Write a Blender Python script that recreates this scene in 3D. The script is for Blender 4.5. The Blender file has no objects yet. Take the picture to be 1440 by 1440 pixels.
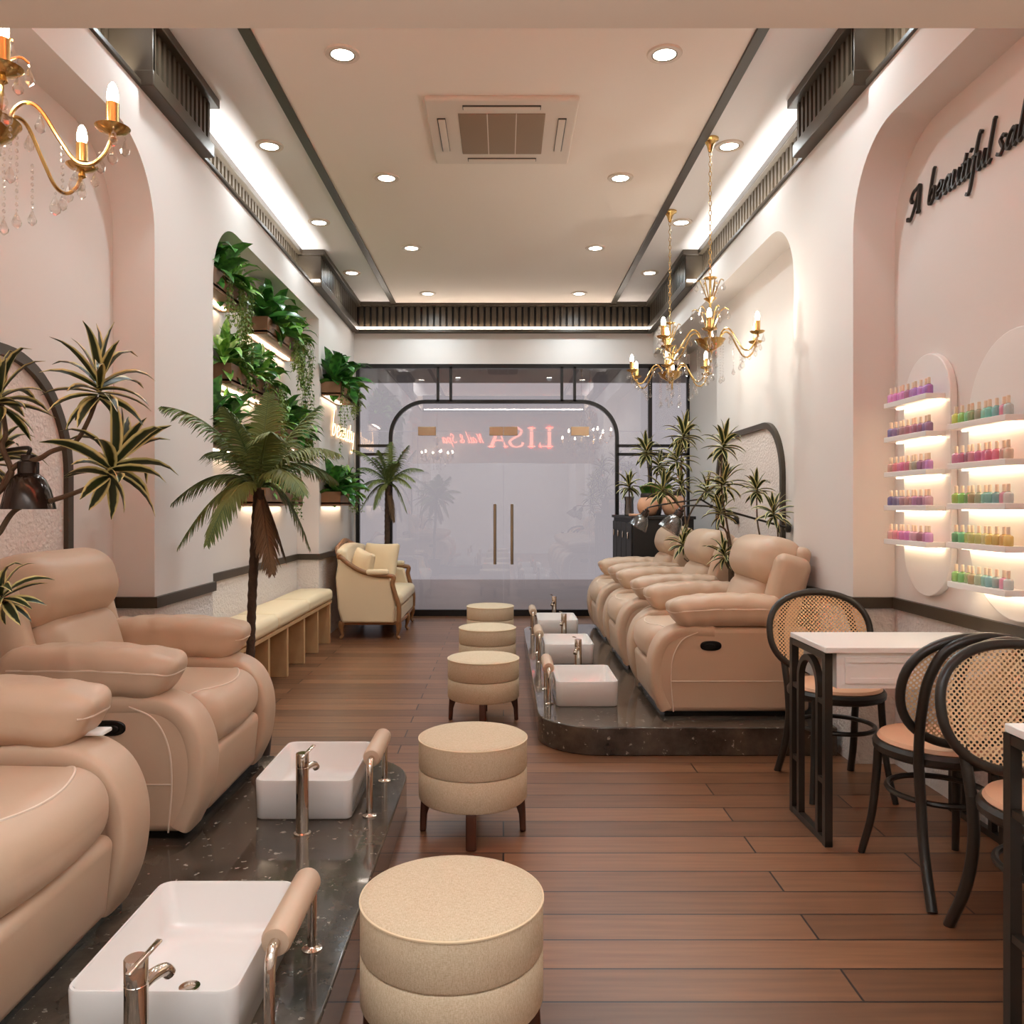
import bpy, bmesh, math, random
from mathutils.bvhtree import BVHTree
from mathutils import Vector, Matrix

S = bpy.context.scene
C = S.collection
random.seed(7)
PI = math.pi
R = math.radians

# ------------------------------------------------------------------ camera
cam = bpy.data.cameras.new('camera')
camo = bpy.data.objects.new('camera', cam)
C.objects.link(camo)
camo.location = (0, 0, 1.3)
camo.rotation_euler = (PI / 2, 0, 0)
cam.sensor_width = 36
cam.lens = 36 * 1165 / 1440
cam.shift_x = 12 / 1440
cam.shift_y = -9 / 1440
cam.clip_start = 0.05
S.camera = camo

# ------------------------------------------------------------------ world, exposure
w = bpy.data.worlds.new('sky')
S.world = w
w.use_nodes = True
bgn = w.node_tree.nodes['Background']
bgn.inputs[0].default_value = (0.50, 0.455, 0.485, 1)
bgn.inputs[1].default_value = 0.31
vs = S.view_settings
vs.view_transform = 'Standard'
vs.look = 'None'
vs.exposure = 1.52
vs.gamma = 1.0
vs.use_curve_mapping = False
S.cycles.max_bounces = 16
S.cycles.diffuse_bounces = 14
S.cycles.transparent_max_bounces = 24
S.cycles.use_denoising = True
S.cycles.caustics_reflective = False
S.cycles.caustics_refractive = False
S.cycles.sample_clamp_indirect = 10.0

WARM = (0.82, 0.97, 1.05)
DOWN_W = 18      # ceiling downlights, watts
SIDE_W = 7      # side downlights
CHAN_W = 2.4
CEIL_FILL_W = 4       # added ceiling fill, watts per metre
LED_E = 6.5      # glow of led strips


def area_light(name, loc, size, size_y, watts, rot=(0, 0, 0), col=WARM, parent=None, spread=PI):
    d = bpy.data.lights.new(name, 'AREA')
    d.shape = 'RECTANGLE'
    d.size = size
    d.size_y = size_y
    d.energy = watts
    d.color = col
    d.spread = spread
    o = bpy.data.objects.new(name, d)
    C.objects.link(o)
    o.location = loc
    o.rotation_euler = rot
    if parent:
        o.parent = parent
    return o


# added fill lamps, unseen: behind the camera and along the cornice recess
area_light('lintel_fill', (0, -0.7, 1.6), 1.8, 0.3, 16, rot=(R(140), 0, 0), spread=R(95))  # added lamp that brightens the near face of the lintel
area_light('bounce_fill', (0, -0.6, 2.7), 2.4, 1.2, 52, rot=(PI, 0, 0))  # added lamp, bounced off the ceiling as soft frontal fill
for sx in (-1, 1):
    for (y0, y1) in ((1.65, 3.95), (4.87, 7.64)):
        area_light('ceiling_fill', (sx * 1.785, (y0 + y1) / 2, 3.37), 0.03, y1 - y0, CEIL_FILL_W * (y1 - y0), rot=(0, sx * R(-124), 0), col=(0.95, 0.95, 0.92))  # added to lift the ceiling, stands for no real cove strip

# ------------------------------------------------------------------ materials


def lin(c):
    return tuple(((x / 255) / 12.92 if x / 255 <= 0.04045 else ((x / 255 + 0.055) / 1.055) ** 2.4) for x in c)


def pm(name, col, rough=0.5, metal=0.0, bump=None, var=None, coat=0.0, trans=0.0, ior=1.45, emit=0.0, spec=0.5, sheen=0.0):
    m = bpy.data.materials.new(name)
    m.use_nodes = True
    nt = m.node_tree
    b = nt.nodes['Principled BSDF']
    c = lin(col) + (1,)
    b.inputs['Base Color'].default_value = c
    b.inputs['Roughness'].default_value = rough
    b.inputs['Metallic'].default_value = metal
    b.inputs['Coat Weight'].default_value = coat
    b.inputs['Transmission Weight'].default_value = trans
    b.inputs['IOR'].default_value = ior
    b.inputs['Specular IOR Level'].default_value = spec
    b.inputs['Sheen Weight'].default_value = sheen
    if emit:
        b.inputs['Emission Color'].default_value = c
        b.inputs['Emission Strength'].default_value = emit
    tc = None
    if bump or var:
        tc = nt.nodes.new('ShaderNodeTexCoord')
    if bump:
        n = nt.nodes.new('ShaderNodeTexNoise')
        n.inputs['Scale'].default_value = bump[0]
        n.inputs['Detail'].default_value = 3
        nt.links.new(tc.outputs['Object'], n.inputs['Vector'])
        bp = nt.nodes.new('ShaderNodeBump')
        bp.inputs['Strength'].default_value = bump[1]
        bp.inputs['Distance'].default_value = bump[2] if len(bump) > 2 else 0.002
        nt.links.new(n.outputs['Fac'], bp.inputs['Height'])
        nt.links.new(bp.outputs['Normal'], b.inputs['Normal'])
    if var:
        n = nt.nodes.new('ShaderNodeTexNoise')
        n.inputs['Scale'].default_value = var[0]
        n.inputs['Detail'].default_value = 4
        nt.links.new(tc.outputs['Object'], n.inputs['Vector'])
        mx = nt.nodes.new('ShaderNodeMix')
        mx.data_type = 'RGBA'
        mx.inputs[6].default_value = lin(tuple(max(0, x * (1 - var[1])) for x in col)) + (1,)
        mx.inputs[7].default_value = lin(tuple(min(255, x * (1 + var[1])) for x in col)) + (1,)
        nt.links.new(n.outputs['Fac'], mx.inputs[0])
        nt.links.new(mx.outputs[2], b.inputs['Base Color'])
    return m


def nodes(m):
    return m.node_tree.nodes, m.node_tree.links, m.node_tree.nodes['Principled BSDF']


def math_node(nt, op, a, b=None, clamp=False):
    n = nt.nodes.new('ShaderNodeMath')
    n.operation = op
    n.use_clamp = clamp
    for i, x in enumerate((a, b)):
        if x is None:
            continue
        if isinstance(x, (int, float)):
            n.inputs[i].default_value = x
        else:
            nt.links.new(x, n.inputs[i])
    return n.outputs[0]


M = {}
# plaster wall: smooth above the rail (z 0.8), rough stucco below
m = pm('wall_plaster', (222, 214, 208), 0.75)
N, L, B = nodes(m)
g = N.new('ShaderNodeNewGeometry')
sx_ = N.new('ShaderNodeSeparateXYZ')
L.new(g.outputs['Position'], sx_.inputs[0])
mask = math_node(m.node_tree, 'LESS_THAN', sx_.outputs[2], 0.8)
nz = N.new('ShaderNodeTexNoise')
nz.inputs['Scale'].default_value = 50
nz.inputs['Detail'].default_value = 4
L.new(g.outputs['Position'], nz.inputs['Vector'])
bp = N.new('ShaderNodeBump')
bp.inputs['Distance'].default_value = 0.012
L.new(mask, bp.inputs['Strength'])
L.new(nz.outputs['Fac'], bp.inputs['Height'])
L.new(bp.outputs['Normal'], B.inputs['Normal'])
M['wall'] = m
M['stucco'] = pm('stucco', (222, 208, 200), 0.8, bump=(50, 0.7, 0.014))
M['lintel'] = pm('lintel_paint', (222, 196, 172), 0.7)
M['ceil_side'] = pm('ceiling_paint', (238, 233, 232), 0.8)
M['ceil_mid'] = pm('ceiling_centre_paint', (240, 226, 214), 0.7)
M['dark'] = pm('dark_bronze', (66, 56, 44), 0.38, var=(6, 0.08))
M['darkin'] = pm('dark_recess', (26, 22, 20), 0.7)
M['black'] = pm('black_metal', (14, 11, 10), 0.35)
M['led'] = pm('led_strip', (255, 232, 204), emit=LED_E)
M['leds'] = pm('shelf_led', (255, 234, 200), emit=3.4)
M['ledw'] = pm('cool_led', (255, 240, 224), emit=10)
M['lens'] = pm('lamp_lens', (255, 240, 220), emit=8)
M['bulb'] = pm('candle_bulb', (255, 232, 204), emit=25)
M['neon'] = pm('neon_tube', (255, 205, 150), emit=1.5)
M['rose'] = pm('rose_sign', (255, 152, 124), emit=1.8)
M['white'] = pm('white_ceramic', (226, 221, 216), 0.12, coat=0.5)
M['whitem'] = pm('white_lacquer', (232, 228, 224), 0.3)
M['acw'] = pm('ac_plastic', (222, 206, 192), 0.5)
M['acg'] = pm('ac_grille', (150, 126, 106), 0.7)
M['chrome'] = pm('chrome', (222, 210, 198), 0.06, 1.0)
M['brass'] = pm('brass', (208, 170, 108), 0.22, 1.0)
M['bronze'] = pm('bronze_brushed', (172, 146, 118), 0.35, 0.8)
M['leather'] = pm('pink_leather', (197, 168, 142), 0.42, bump=(60, 0.06, 0.003), var=(3, 0.02))
M['stitch'] = pm('stitching', (224, 204, 184), 0.5)
M['blackp'] = pm('black_plastic', (16, 14, 13), 0.2)
M['cane_f'] = pm('black_bentwood', (44, 38, 32), 0.32)
M['peach'] = pm('peach_vinyl', (214, 164, 130), 0.45)
M['walnut'] = pm('walnut', (74, 40, 26), 0.4, var=(14, 0.2))
M['oak'] = pm('oak', (190, 152, 108), 0.5, var=(9, 0.08))
M['fruitw'] = pm('fruitwood', (140, 98, 62), 0.45, var=(12, 0.15))
M['linen_w'] = pm('cream_fabric', (222, 200, 164), 0.85, bump=(300, 0.15, 0.001), sheen=0.2)
M['bench'] = pm('cream_leather', (228, 208, 172), 0.5)
M['trunk'] = pm('palm_bark', (70, 54, 42), 0.9, bump=(40, 0.8, 0.01), var=(30, 0.25))
M['stem'] = pm('plant_stem', (92, 72, 54), 0.8, var=(40, 0.2))
M['soil'] = pm('soil', (40, 30, 24), 0.95)
M['pot'] = pm('dark_pot', (58, 50, 46), 0.5)
M['terra'] = pm('blush_pot', (212, 160, 126), 0.6)
M['boxwood'] = pm('planter_wood', (112, 78, 50), 0.5, var=(7, 0.2))
M['cabinet'] = pm('black_cabinet', (30, 25, 22), 0.6)
M['pave'] = pm('outside_paving', (238, 222, 218), 0.35, var=(1.2, 0.08))
M['canopy'] = pm('canopy_paint', (70, 58, 48), 0.6)
M['smoke'] = pm('smoked_lamp_shade', (60, 50, 44), 0.12, 0.6)
M['paper'] = pm('white_paper', (240, 238, 234), 0.6)

# crystal drops
m = bpy.data.materials.new('crystal')
m.use_nodes = True
N, L, B = nodes(m)
gl = N.new('ShaderNodeBsdfGlossy'); gl.inputs['Roughness'].default_value = 0.03
tr = N.new('ShaderNodeBsdfTransparent'); tr.inputs[0].default_value = (0.97, 0.96, 0.95, 1)
lw = N.new('ShaderNodeLayerWeight'); lw.inputs[0].default_value = 0.45
mx = N.new('ShaderNodeMixShader')
fa = math_node(m.node_tree, 'ADD', math_node(m.node_tree, 'MULTIPLY', lw.outputs[1], 0.6), 0.08, True)
L.new(fa, mx.inputs[0]); L.new(tr.outputs[0], mx.inputs[1]); L.new(gl.outputs[0], mx.inputs[2])
L.new(mx.outputs[0], N['Material Output'].inputs[0])
M['crystal'] = m


def glass_mat(name, tint, mult, base, rough=0.0):
    m = bpy.data.materials.new(name)
    m.use_nodes = True
    N, L, B = nodes(m)
    gl = N.new('ShaderNodeBsdfGlossy'); gl.inputs['Roughness'].default_value = rough
    tr = N.new('ShaderNodeBsdfTransparent'); tr.inputs[0].default_value = tint + (1,)
    fr = N.new('ShaderNodeFresnel'); fr.inputs[0].default_value = 1.45
    f = math_node(m.node_tree, 'ADD', math_node(m.node_tree, 'MULTIPLY', fr.outputs[0], mult), base, True)
    mx = N.new('ShaderNodeMixShader')
    L.new(f, mx.inputs[0]); L.new(tr.outputs[0], mx.inputs[1]); L.new(gl.outputs[0], mx.inputs[2])
    L.new(mx.outputs[0], N['Material Output'].inputs[0])
    return m


M['glass'] = glass_mat('window_glass', (0.97, 0.97, 0.97), 1.0, 0.055)
M['shadeg'] = glass_mat('smoked_glass', (0.62, 0.58, 0.55), 1.2, 0.10, 0.18)

# wood plank floor, boards run across the room
m = pm('plank_floor', (110, 74, 56), 0.34)
N, L, B = nodes(m)
tc = N.new('ShaderNodeTexCoord')
br = N.new('ShaderNodeTexBrick')
br.offset = 0.37
br.inputs['Color1'].default_value = lin((138, 94, 64)) + (1,)
br.inputs['Color2'].default_value = lin((104, 69, 46)) + (1,)
br.inputs['Mortar'].default_value = lin((44, 28, 22)) + (1,)
br.inputs['Scale'].default_value = 1
br.inputs['Mortar Size'].default_value = 0.0035
br.inputs['Brick Width'].default_value = 1.5
br.inputs['Row Height'].default_value = 0.155
L.new(tc.outputs['Object'], br.inputs['Vector'])
mp = N.new('ShaderNodeMapping'); mp.inputs['Scale'].default_value = (1.6, 26, 1)
L.new(tc.outputs['Object'], mp.inputs['Vector'])
nz = N.new('ShaderNodeTexNoise'); nz.inputs['Scale'].default_value = 1.6; nz.inputs['Detail'].default_value = 5
L.new(mp.outputs[0], nz.inputs['Vector'])
mx = N.new('ShaderNodeMix'); mx.data_type = 'RGBA'; mx.blend_type = 'MULTIPLY'; mx.inputs[0].default_value = 0.6
rp = N.new('ShaderNodeValToRGB')
rp.color_ramp.elements[0].position = 0.3; rp.color_ramp.elements[0].color = (0.55, 0.5, 0.48, 1)
rp.color_ramp.elements[1].position = 0.7; rp.color_ramp.elements[1].color = (1.1, 1.08, 1.06, 1)
L.new(nz.outputs['Fac'], rp.inputs[0]); L.new(br.outputs['Color'], mx.inputs[6]); L.new(rp.outputs[0], mx.inputs[7])
L.new(mx.outputs[2], B.inputs['Base Color'])
bp = N.new('ShaderNodeBump'); bp.inputs['Strength'].default_value = 0.6; bp.inputs['Distance'].default_value = 0.004; bp.invert = True
L.new(br.outputs['Fac'], bp.inputs['Height']); L.new(bp.outputs[0], B.inputs['Normal'])
M['floor'] = m

# dark marble of the platforms
m = pm('dark_marble', (54, 46, 40), 0.12, coat=0.3)
N, L, B = nodes(m)
tc = N.new('ShaderNodeTexCoord')
n1 = N.new('ShaderNodeTexNoise'); n1.inputs['Scale'].default_value = 5; n1.inputs['Detail'].default_value = 8; n1.inputs['Roughness'].default_value = 0.65
n2 = N.new('ShaderNodeTexNoise'); n2.inputs['Scale'].default_value = 34; n2.inputs['Detail'].default_value = 4; n2.inputs['Roughness'].default_value = 0.6
n3 = N.new('ShaderNodeTexNoise'); n3.inputs['Scale'].default_value = 14; n3.inputs['Detail'].default_value = 5
for n in (n1, n2, n3):
    L.new(tc.outputs['Object'], n.inputs['Vector'])
r1 = N.new('ShaderNodeValToRGB')
r1.color_ramp.elements[0].position = 0.32; r1.color_ramp.elements[0].color = lin((36, 30, 26)) + (1,)
r1.color_ramp.elements[1].position = 0.72; r1.color_ramp.elements[1].color = lin((98, 86, 74)) + (1,)
L.new(n1.outputs['Fac'], r1.inputs[0])
spk = math_node(m.node_tree, 'GREATER_THAN', n2.outputs['Fac'], 0.635)
gate = math_node(m.node_tree, 'GREATER_THAN', n3.outputs['Fac'], 0.5)
fac = math_node(m.node_tree, 'MULTIPLY', math_node(m.node_tree, 'MULTIPLY', spk, gate), 0.7)
mx = N.new('ShaderNodeMix'); mx.data_type = 'RGBA'
L.new(fac, mx.inputs[0]); L.new(r1.outputs[0], mx.inputs[6]); mx.inputs[7].default_value = lin((168, 156, 142)) + (1,)
L.new(mx.outputs[2], B.inputs['Base Color'])
M['marble'] = m

# woven linen of the stools
m = pm('woven_linen', (214, 190, 150), 0.85)
N, L, B = nodes(m)
tc = N.new('ShaderNodeTexCoord')
mpa = N.new('ShaderNodeMapping'); mpa.inputs['Scale'].default_value = (110, 700, 700)
mpb = N.new('ShaderNodeMapping'); mpb.inputs['Scale'].default_value = (700, 110, 110)
na = N.new('ShaderNodeTexNoise'); na.inputs['Scale'].default_value = 1.0
nb = N.new('ShaderNodeTexNoise'); nb.inputs['Scale'].default_value = 1.0
L.new(tc.outputs['Object'], mpa.inputs[0]); L.new(tc.outputs['Object'], mpb.inputs[0])
L.new(mpa.outputs[0], na.inputs['Vector']); L.new(mpb.outputs[0], nb.inputs['Vector'])
sm = math_node(m.node_tree, 'MULTIPLY', math_node(m.node_tree, 'ADD', na.outputs['Fac'], nb.outputs['Fac']), 0.5)
rp = N.new('ShaderNodeValToRGB')
rp.color_ramp.elements[0].position = 0.36; rp.color_ramp.elements[0].color = lin((188, 164, 132)) + (1,)
rp.color_ramp.elements[1].position = 0.62; rp.color_ramp.elements[1].color = lin((214, 196, 168)) + (1,)
L.new(sm, rp.inputs[0]); L.new(rp.outputs[0], B.inputs['Base Color'])
bp = N.new('ShaderNodeBump'); bp.inputs['Strength'].default_value = 0.3; bp.inputs['Distance'].default_value = 0.002
L.new(sm, bp.inputs['Height']); L.new(bp.outputs[0], B.inputs['Normal'])
M['linen'] = m

# cane webbing with open holes (object x, z plane)
m = pm('cane_webbing', (228, 192, 148), 0.55)
N, L, B = nodes(m)
tc = N.new('ShaderNodeTexCoord')
sp = N.new('ShaderNodeSeparateXYZ'); L.new(tc.outputs['Object'], sp.inputs[0])
nt = m.node_tree


def grid(off):
    P = 0.0185
    u = math_node(nt, 'SUBTRACT', math_node(nt, 'FRACT', math_node(nt, 'ADD', math_node(nt, 'DIVIDE', sp.outputs[0], P), 50 + off)), 0.5)
    v = math_node(nt, 'SUBTRACT', math_node(nt, 'FRACT', math_node(nt, 'ADD', math_node(nt, 'DIVIDE', sp.outputs[2], P), 50 + off)), 0.5)
    d = math_node(nt, 'SQRT', math_node(nt, 'ADD', math_node(nt, 'MULTIPLY', u, u), math_node(nt, 'MULTIPLY', v, v)))
    return math_node(nt, 'LESS_THAN', d, 0.235)


hole = math_node(nt, 'MAXIMUM', grid(0.0), grid(0.5))
tr = N.new('ShaderNodeBsdfTransparent')
mx = N.new('ShaderNodeMixShader')
L.new(hole, mx.inputs[0]); L.new(B.outputs[0], mx.inputs[1]); L.new(tr.outputs[0], mx.inputs[2])
L.new(mx.outputs[0], N['Material Output'].inputs[0])
M['cane'] = m


def leaf_mat(name, mid, edge, p0, p1, rough=0.4, alt=None):
    m = pm(name, mid, rough)
    N, L, B = nodes(m)
    at = N.new('ShaderNodeAttribute'); at.attribute_name = 'edge'
    rp = N.new('ShaderNodeValToRGB')
    rp.color_ramp.elements[0].position = p0; rp.color_ramp.elements[0].color = lin(mid) + (1,)
    rp.color_ramp.elements[1].position = p1; rp.color_ramp.elements[1].color = lin(edge) + (1,)
    L.new(at.outputs['Fac'], rp.inputs[0])
    out = rp.outputs[0]
    if alt:
        tc = N.new('ShaderNodeTexCoord')
        nz = N.new('ShaderNodeTexNoise'); nz.inputs['Scale'].default_value = alt[1]
        L.new(tc.outputs['Object'], nz.inputs['Vector'])
        r2 = N.new('ShaderNodeValToRGB')
        r2.color_ramp.elements[0].position = 0.42; r2.color_ramp.elements[1].position = 0.62
        L.new(nz.outputs['Fac'], r2.inputs[0])
        mx = N.new('ShaderNodeMix'); mx.data_type = 'RGBA'
        L.new(r2.outputs[0], mx.inputs[0]); L.new(out, mx.inputs[6]); mx.inputs[7].default_value = lin(alt[0]) + (1,)
        out = mx.outputs[2]
    L.new(out, B.inputs['Base Color'])
    return m


M['drac'] = leaf_mat('variegated_leaf', (40, 52, 24), (222, 212, 146), 0.52, 0.74, 0.36)
M['palm'] = leaf_mat('palm_leaf', (78, 104, 60), (128, 144, 84), 0.2, 0.9, 0.5, alt=((120, 126, 64), 3.0))
M['palmdry'] = leaf_mat('dry_palm_leaf', (96, 74, 52), (128, 100, 70), 0.2, 0.9, 0.7)
M['leaf'] = leaf_mat('glossy_leaf', (54, 112, 40), (84, 142, 60), 0.1, 1.0, 0.3, alt=((34, 78, 30), 7.0))
M['leafl'] = leaf_mat('light_leaf', (112, 166, 62), (146, 188, 90), 0.1, 1.0, 0.35, alt=((66, 124, 46), 7.0))
M['vine'] = leaf_mat('vine_leaf', (112, 134, 60), (140, 150, 84), 0.1, 1.0, 0.5, alt=((80, 112, 48), 12.0))

# ------------------------------------------------------------------ mesh helpers


def catmull(pts, n=6, closed=False):
    pts = [Vector(p) for p in pts]
    out = []
    m_ = len(pts)
    rng = range(m_ if closed else m_ - 1)
    for i in rng:
        if closed:
            p0, p1, p2, p3 = pts[(i - 1) % m_], pts[i], pts[(i + 1) % m_], pts[(i + 2) % m_]
        else:
            p0 = pts[i - 1] if i > 0 else pts[0] * 2 - pts[1]
            p1, p2 = pts[i], pts[i + 1]
            p3 = pts[i + 2] if i + 2 < m_ else pts[-1] * 2 - pts[-2]
        for k in range(n):
            t = k / n
            out.append(0.5 * ((2 * p1) + (p2 - p0) * t + (2 * p0 - 5 * p1 + 4 * p2 - p3) * t * t + (3 * p1 - p0 - 3 * p2 + p3) * t ** 3))
    if not closed:
        out.append(pts[-1])
    return out


class MB:
    def __init__(s):
        s.v = []; s.f = []; s.a = []

    def add(s, vs, fs, mat=None, attr=None):
        o = len(s.v)
        for v in vs:
            v = Vector(v)
            s.v.append(tuple(mat @ v) if mat else tuple(v))
        s.a.extend(attr if attr else [0.0] * len(vs))
        s.f.extend([tuple(i + o for i in f) for f in fs])
        return s

    def box(s, x0, x1, y0, y1, z0, z1, mat=None):
        vs = [(x0, y0, z0), (x1, y0, z0), (x1, y1, z0), (x0, y1, z0), (x0, y0, z1), (x1, y0, z1), (x1, y1, z1), (x0, y1, z1)]
        return s.add(vs, [(0, 3, 2, 1), (4, 5, 6, 7), (0, 1, 5, 4), (1, 2, 6, 5), (2, 3, 7, 6), (3, 0, 4, 7)], mat)

    def rbox(s, c, size, r, k=3, m=1, fn=None, mat=None):
        hs = [x / 2 for x in size]
        r = min(r, min(hs) * 0.999)

        def axis(h):
            a = [h - r + r * math.tan(PI / 4 * i / k) for i in range(k + 1)]
            inner = [-(h - r) + 2 * (h - r) * i / m for i in range(m + 1)]
            return [-x for x in reversed(a)][:-1] + inner + a[1:]
        A = [axis(h) for h in hs]
        idx = {}
        vs = []

        def vert(p):
            key = tuple(round(x, 6) for x in p)
            if key not in idx:
                q = Vector(p)
                inn = Vector([max(-(h - r), min(h - r, x)) for x, h in zip(p, hs)])
                d = q - inn
                q = inn + d.normalized() * r if d.length > 1e-9 else q
                if fn:
                    q = Vector(fn(q.copy()))
                idx[key] = len(vs)
                vs.append(q + Vector(c))
            return idx[key]
        fs = []
        for ax in range(3):
            u, v_ = [(1, 2), (2, 0), (0, 1)][ax]
            for sg in (-1, 1):
                for i in range(len(A[u]) - 1):
                    for j in range(len(A[v_]) - 1):
                        q = []
                        for (ii, jj) in ((i, j), (i + 1, j), (i + 1, j + 1), (i, j + 1)):
                            p = [0, 0, 0]
                            p[ax] = sg * hs[ax]; p[u] = A[u][ii]; p[v_] = A[v_][jj]
                            q.append(vert(p))
                        fs.append(tuple(q) if sg > 0 else tuple(reversed(q)))
        return s.add(vs, fs, mat)

    def tube(s, pts, r, n=8, closed=False, mat=None, caps=True):
        pts = [Vector(p) for p in pts]
        m_ = len(pts)
        rs = r if isinstance(r, (list, tuple)) else [r] * m_
        T = []
        for i in range(m_):
            a = pts[(i - 1) % m_] if (closed or i > 0) else pts[i]
            b = pts[(i + 1) % m_] if (closed or i < m_ - 1) else pts[i]
            t = (b - a)
            T.append(t.normalized() if t.length > 1e-9 else Vector((0, 0, 1)))
        up = Vector((0, 0, 1)) if abs(T[0].z) < 0.9 else Vector((1, 0, 0))
        nrm = (up - T[0] * up.dot(T[0])).normalized()
        vs = []
        for i in range(m_):
            nrm = (nrm - T[i] * nrm.dot(T[i]))
            nrm = nrm.normalized() if nrm.length > 1e-6 else T[i].orthogonal().normalized()
            b = T[i].cross(nrm)
            for k in range(n):
                a = 2 * PI * k / n
                vs.append(pts[i] + (nrm * math.cos(a) + b * math.sin(a)) * rs[i])
        fs = []
        for i in range(m_ if closed else m_ - 1):
            j = (i + 1) % m_
            for k in range(n):
                k2 = (k + 1) % n
                fs.append((i * n + k, i * n + k2, j * n + k2, j * n + k))
        if caps and not closed:
            fs.append(tuple(reversed(range(n))))
            fs.append(tuple(range((m_ - 1) * n, m_ * n)))
        return s.add(vs, fs, mat)

    def lathe(s, prof, n=24, c=(0, 0, 0), mat=None, caps=True):
        vs = []
        for (r_, z) in prof:
            for k in range(n):
                a = 2 * PI * k / n
                vs.append((c[0] + r_ * math.cos(a), c[1] + r_ * math.sin(a), c[2] + z))
        fs = []
        for i in range(len(prof) - 1):
            for k in range(n):
                k2 = (k + 1) % n
                fs.append((i * n + k, i * n + k2, (i + 1) * n + k2, (i + 1) * n + k))
        if caps:
            fs.append(tuple(reversed(range(n))))
            fs.append(tuple(range((len(prof) - 1) * n, len(prof) * n)))
        return s.add(vs, fs, mat)

    def prism(s, poly, axis, a, b, mat=None):
        """poly of 2-D points in the other two axes (in x,y,z order), from a to b along axis"""
        def mk(p, t):
            return [(t, p[0], p[1]), (p[0], t, p[1]), (p[0], p[1], t)][axis]
        n = len(poly)
        vs = [mk(p, a) for p in poly] + [mk(p, b) for p in poly]
        fs = [tuple(range(n)), tuple(range(2 * n - 1, n - 1, -1))]
        for i in range(n):
            j = (i + 1) % n
            fs.append((i, i + n, j + n, j))
        return s.add(vs, fs, mat)

    def ring(s, outer, inner, axis, a, b, closed=False, mat=None):
        """flat band between two equal-length outlines, given depth along axis"""
        def mk(p, t):
            return [(t, p[0], p[1]), (p[0], t, p[1]), (p[0], p[1], t)][axis]
        n = len(outer)
        vs = [mk(p, a) for p in outer] + [mk(p, a) for p in inner] + [mk(p, b) for p in outer] + [mk(p, b) for p in inner]
        fs = []
        for i in range(n if closed else n - 1):
            j = (i + 1) % n
            fs += [(i, j, j + n, i + n), (i + 2 * n, i + 3 * n, j + 3 * n, j + 2 * n), (i, i + 2 * n, j + 2 * n, j), (i + n, j + n, j + 3 * n, i + 3 * n)]
        if not closed:
            fs += [(0, n, 3 * n, 2 * n), (n - 1, 3 * n - 1, 4 * n - 1, 2 * n - 1)]
        return s.add(vs, fs, mat)

    def leaf(s, p, d, up, L_, W_, droop=0.5, fold=0.25, n=6, wfun=None, twist=0.0):
        """one blade: starts at p towards d, bends down by droop"""
        p = Vector(p); d = Vector(d).normalized(); up = Vector(up)
        side = d.cross(up)
        if side.length < 1e-4:
            side = d.orthogonal()
        side.normalize()
        if twist:
            side = Matrix.Rotation(twist, 3, d) @ side
        vs = []; at = []
        for i in range(n + 1):
            t = i / n
            if i:
                dd = (d + Vector((0, 0, -1)) * droop * t * t * 1.6).normalized()
                p = p + dd * (L_ / n)
            else:
                dd = d
            wv = W_ * (wfun(t) if wfun else (math.sin(PI * min(1, t * 0.93 + 0.07)) ** 0.75))
            nn = side.cross(dd).normalized()
            vs += [p - side * wv / 2 + nn * wv * fold, p, p + side * wv / 2 + nn * wv * fold]
            at += [1.0, 0.0, 1.0]
        fs = []
        for i in range(n):
            o = i * 3
            fs += [(o, o + 1, o + 4, o + 3), (o + 1, o + 2, o + 5, o + 4)]
        return s.add(vs, fs, None, at)

    def obj(s, name, mat, parent=None, ang=40, loc=None, bevel=0.0, seg=2, attr=False, rot=None):
        me = bpy.data.meshes.new(name)
        me.from_pydata(s.v, [], s.f)
        me.update()
        bm = bmesh.new()
        bm.from_mesh(me)
        bmesh.ops.recalc_face_normals(bm, faces=bm.faces)
        bm.to_mesh(me)
        bm.free()
        if attr:
            at = me.attributes.new('edge', 'FLOAT', 'POINT')
            at.data.foreach_set('value', s.a)
        me.polygons.foreach_set('use_smooth', [True] * len(me.polygons))
        if ang < 180:
            me.set_sharp_from_angle(angle=R(ang))
        me.materials.append(M[mat] if isinstance(mat, str) else mat)
        o = bpy.data.objects.new(name, me)
        C.objects.link(o)
        if loc:
            o.location = loc
        if rot:
            o.rotation_euler = rot
        if parent:
            o.parent = parent
        if bevel:
            b = o.modifiers.new('bevel', 'BEVEL')
            b.width = bevel; b.segments = seg; b.limit_method = 'ANGLE'; b.angle_limit = R(35)
            b.harden_normals = False
        return o


def tag(o, label, cat, group=None):
    o['label'] = label; o['category'] = cat
    if group:
        o['group'] = group
    return o


def thing(name, label, cat, loc=(0, 0, 0), rz=0.0, group=None):
    o = bpy.data.objects.new(name, None)
    C.objects.link(o)
    o.location = loc
    o.rotation_euler = (0, 0, rz)
    o.empty_display_size = 0.1
    return tag(o, label, cat, group)


def copy_tree(o, parent=None):
    c = o.copy()
    C.objects.link(c)
    if parent:
        c.parent = parent
    for ch in list(o.children):
        copy_tree(ch, c)
    return c


def dup(root, loc, rz, label, group=None):
    r = copy_tree(root)
    r.location = loc
    r.rotation_euler = (0, 0, rz)
    r['label'] = label
    if group:
        r['group'] = group
    return r


def struct(o):
    o['kind'] = 'structure'
    return o


def arc(cx, cy, r, a0, a1, n=12):
    return [(cx + r * math.cos(R(a0 + (a1 - a0) * i / n)), cy + r * math.sin(R(a0 + (a1 - a0) * i / n))) for i in range(n + 1)]


YF = 9.77      # glass front
ZC = 3.67      # ceiling
WX, NX = 1.76, 1.97   # wall face, niche back
PZ = 0.148     # platform height


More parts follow.
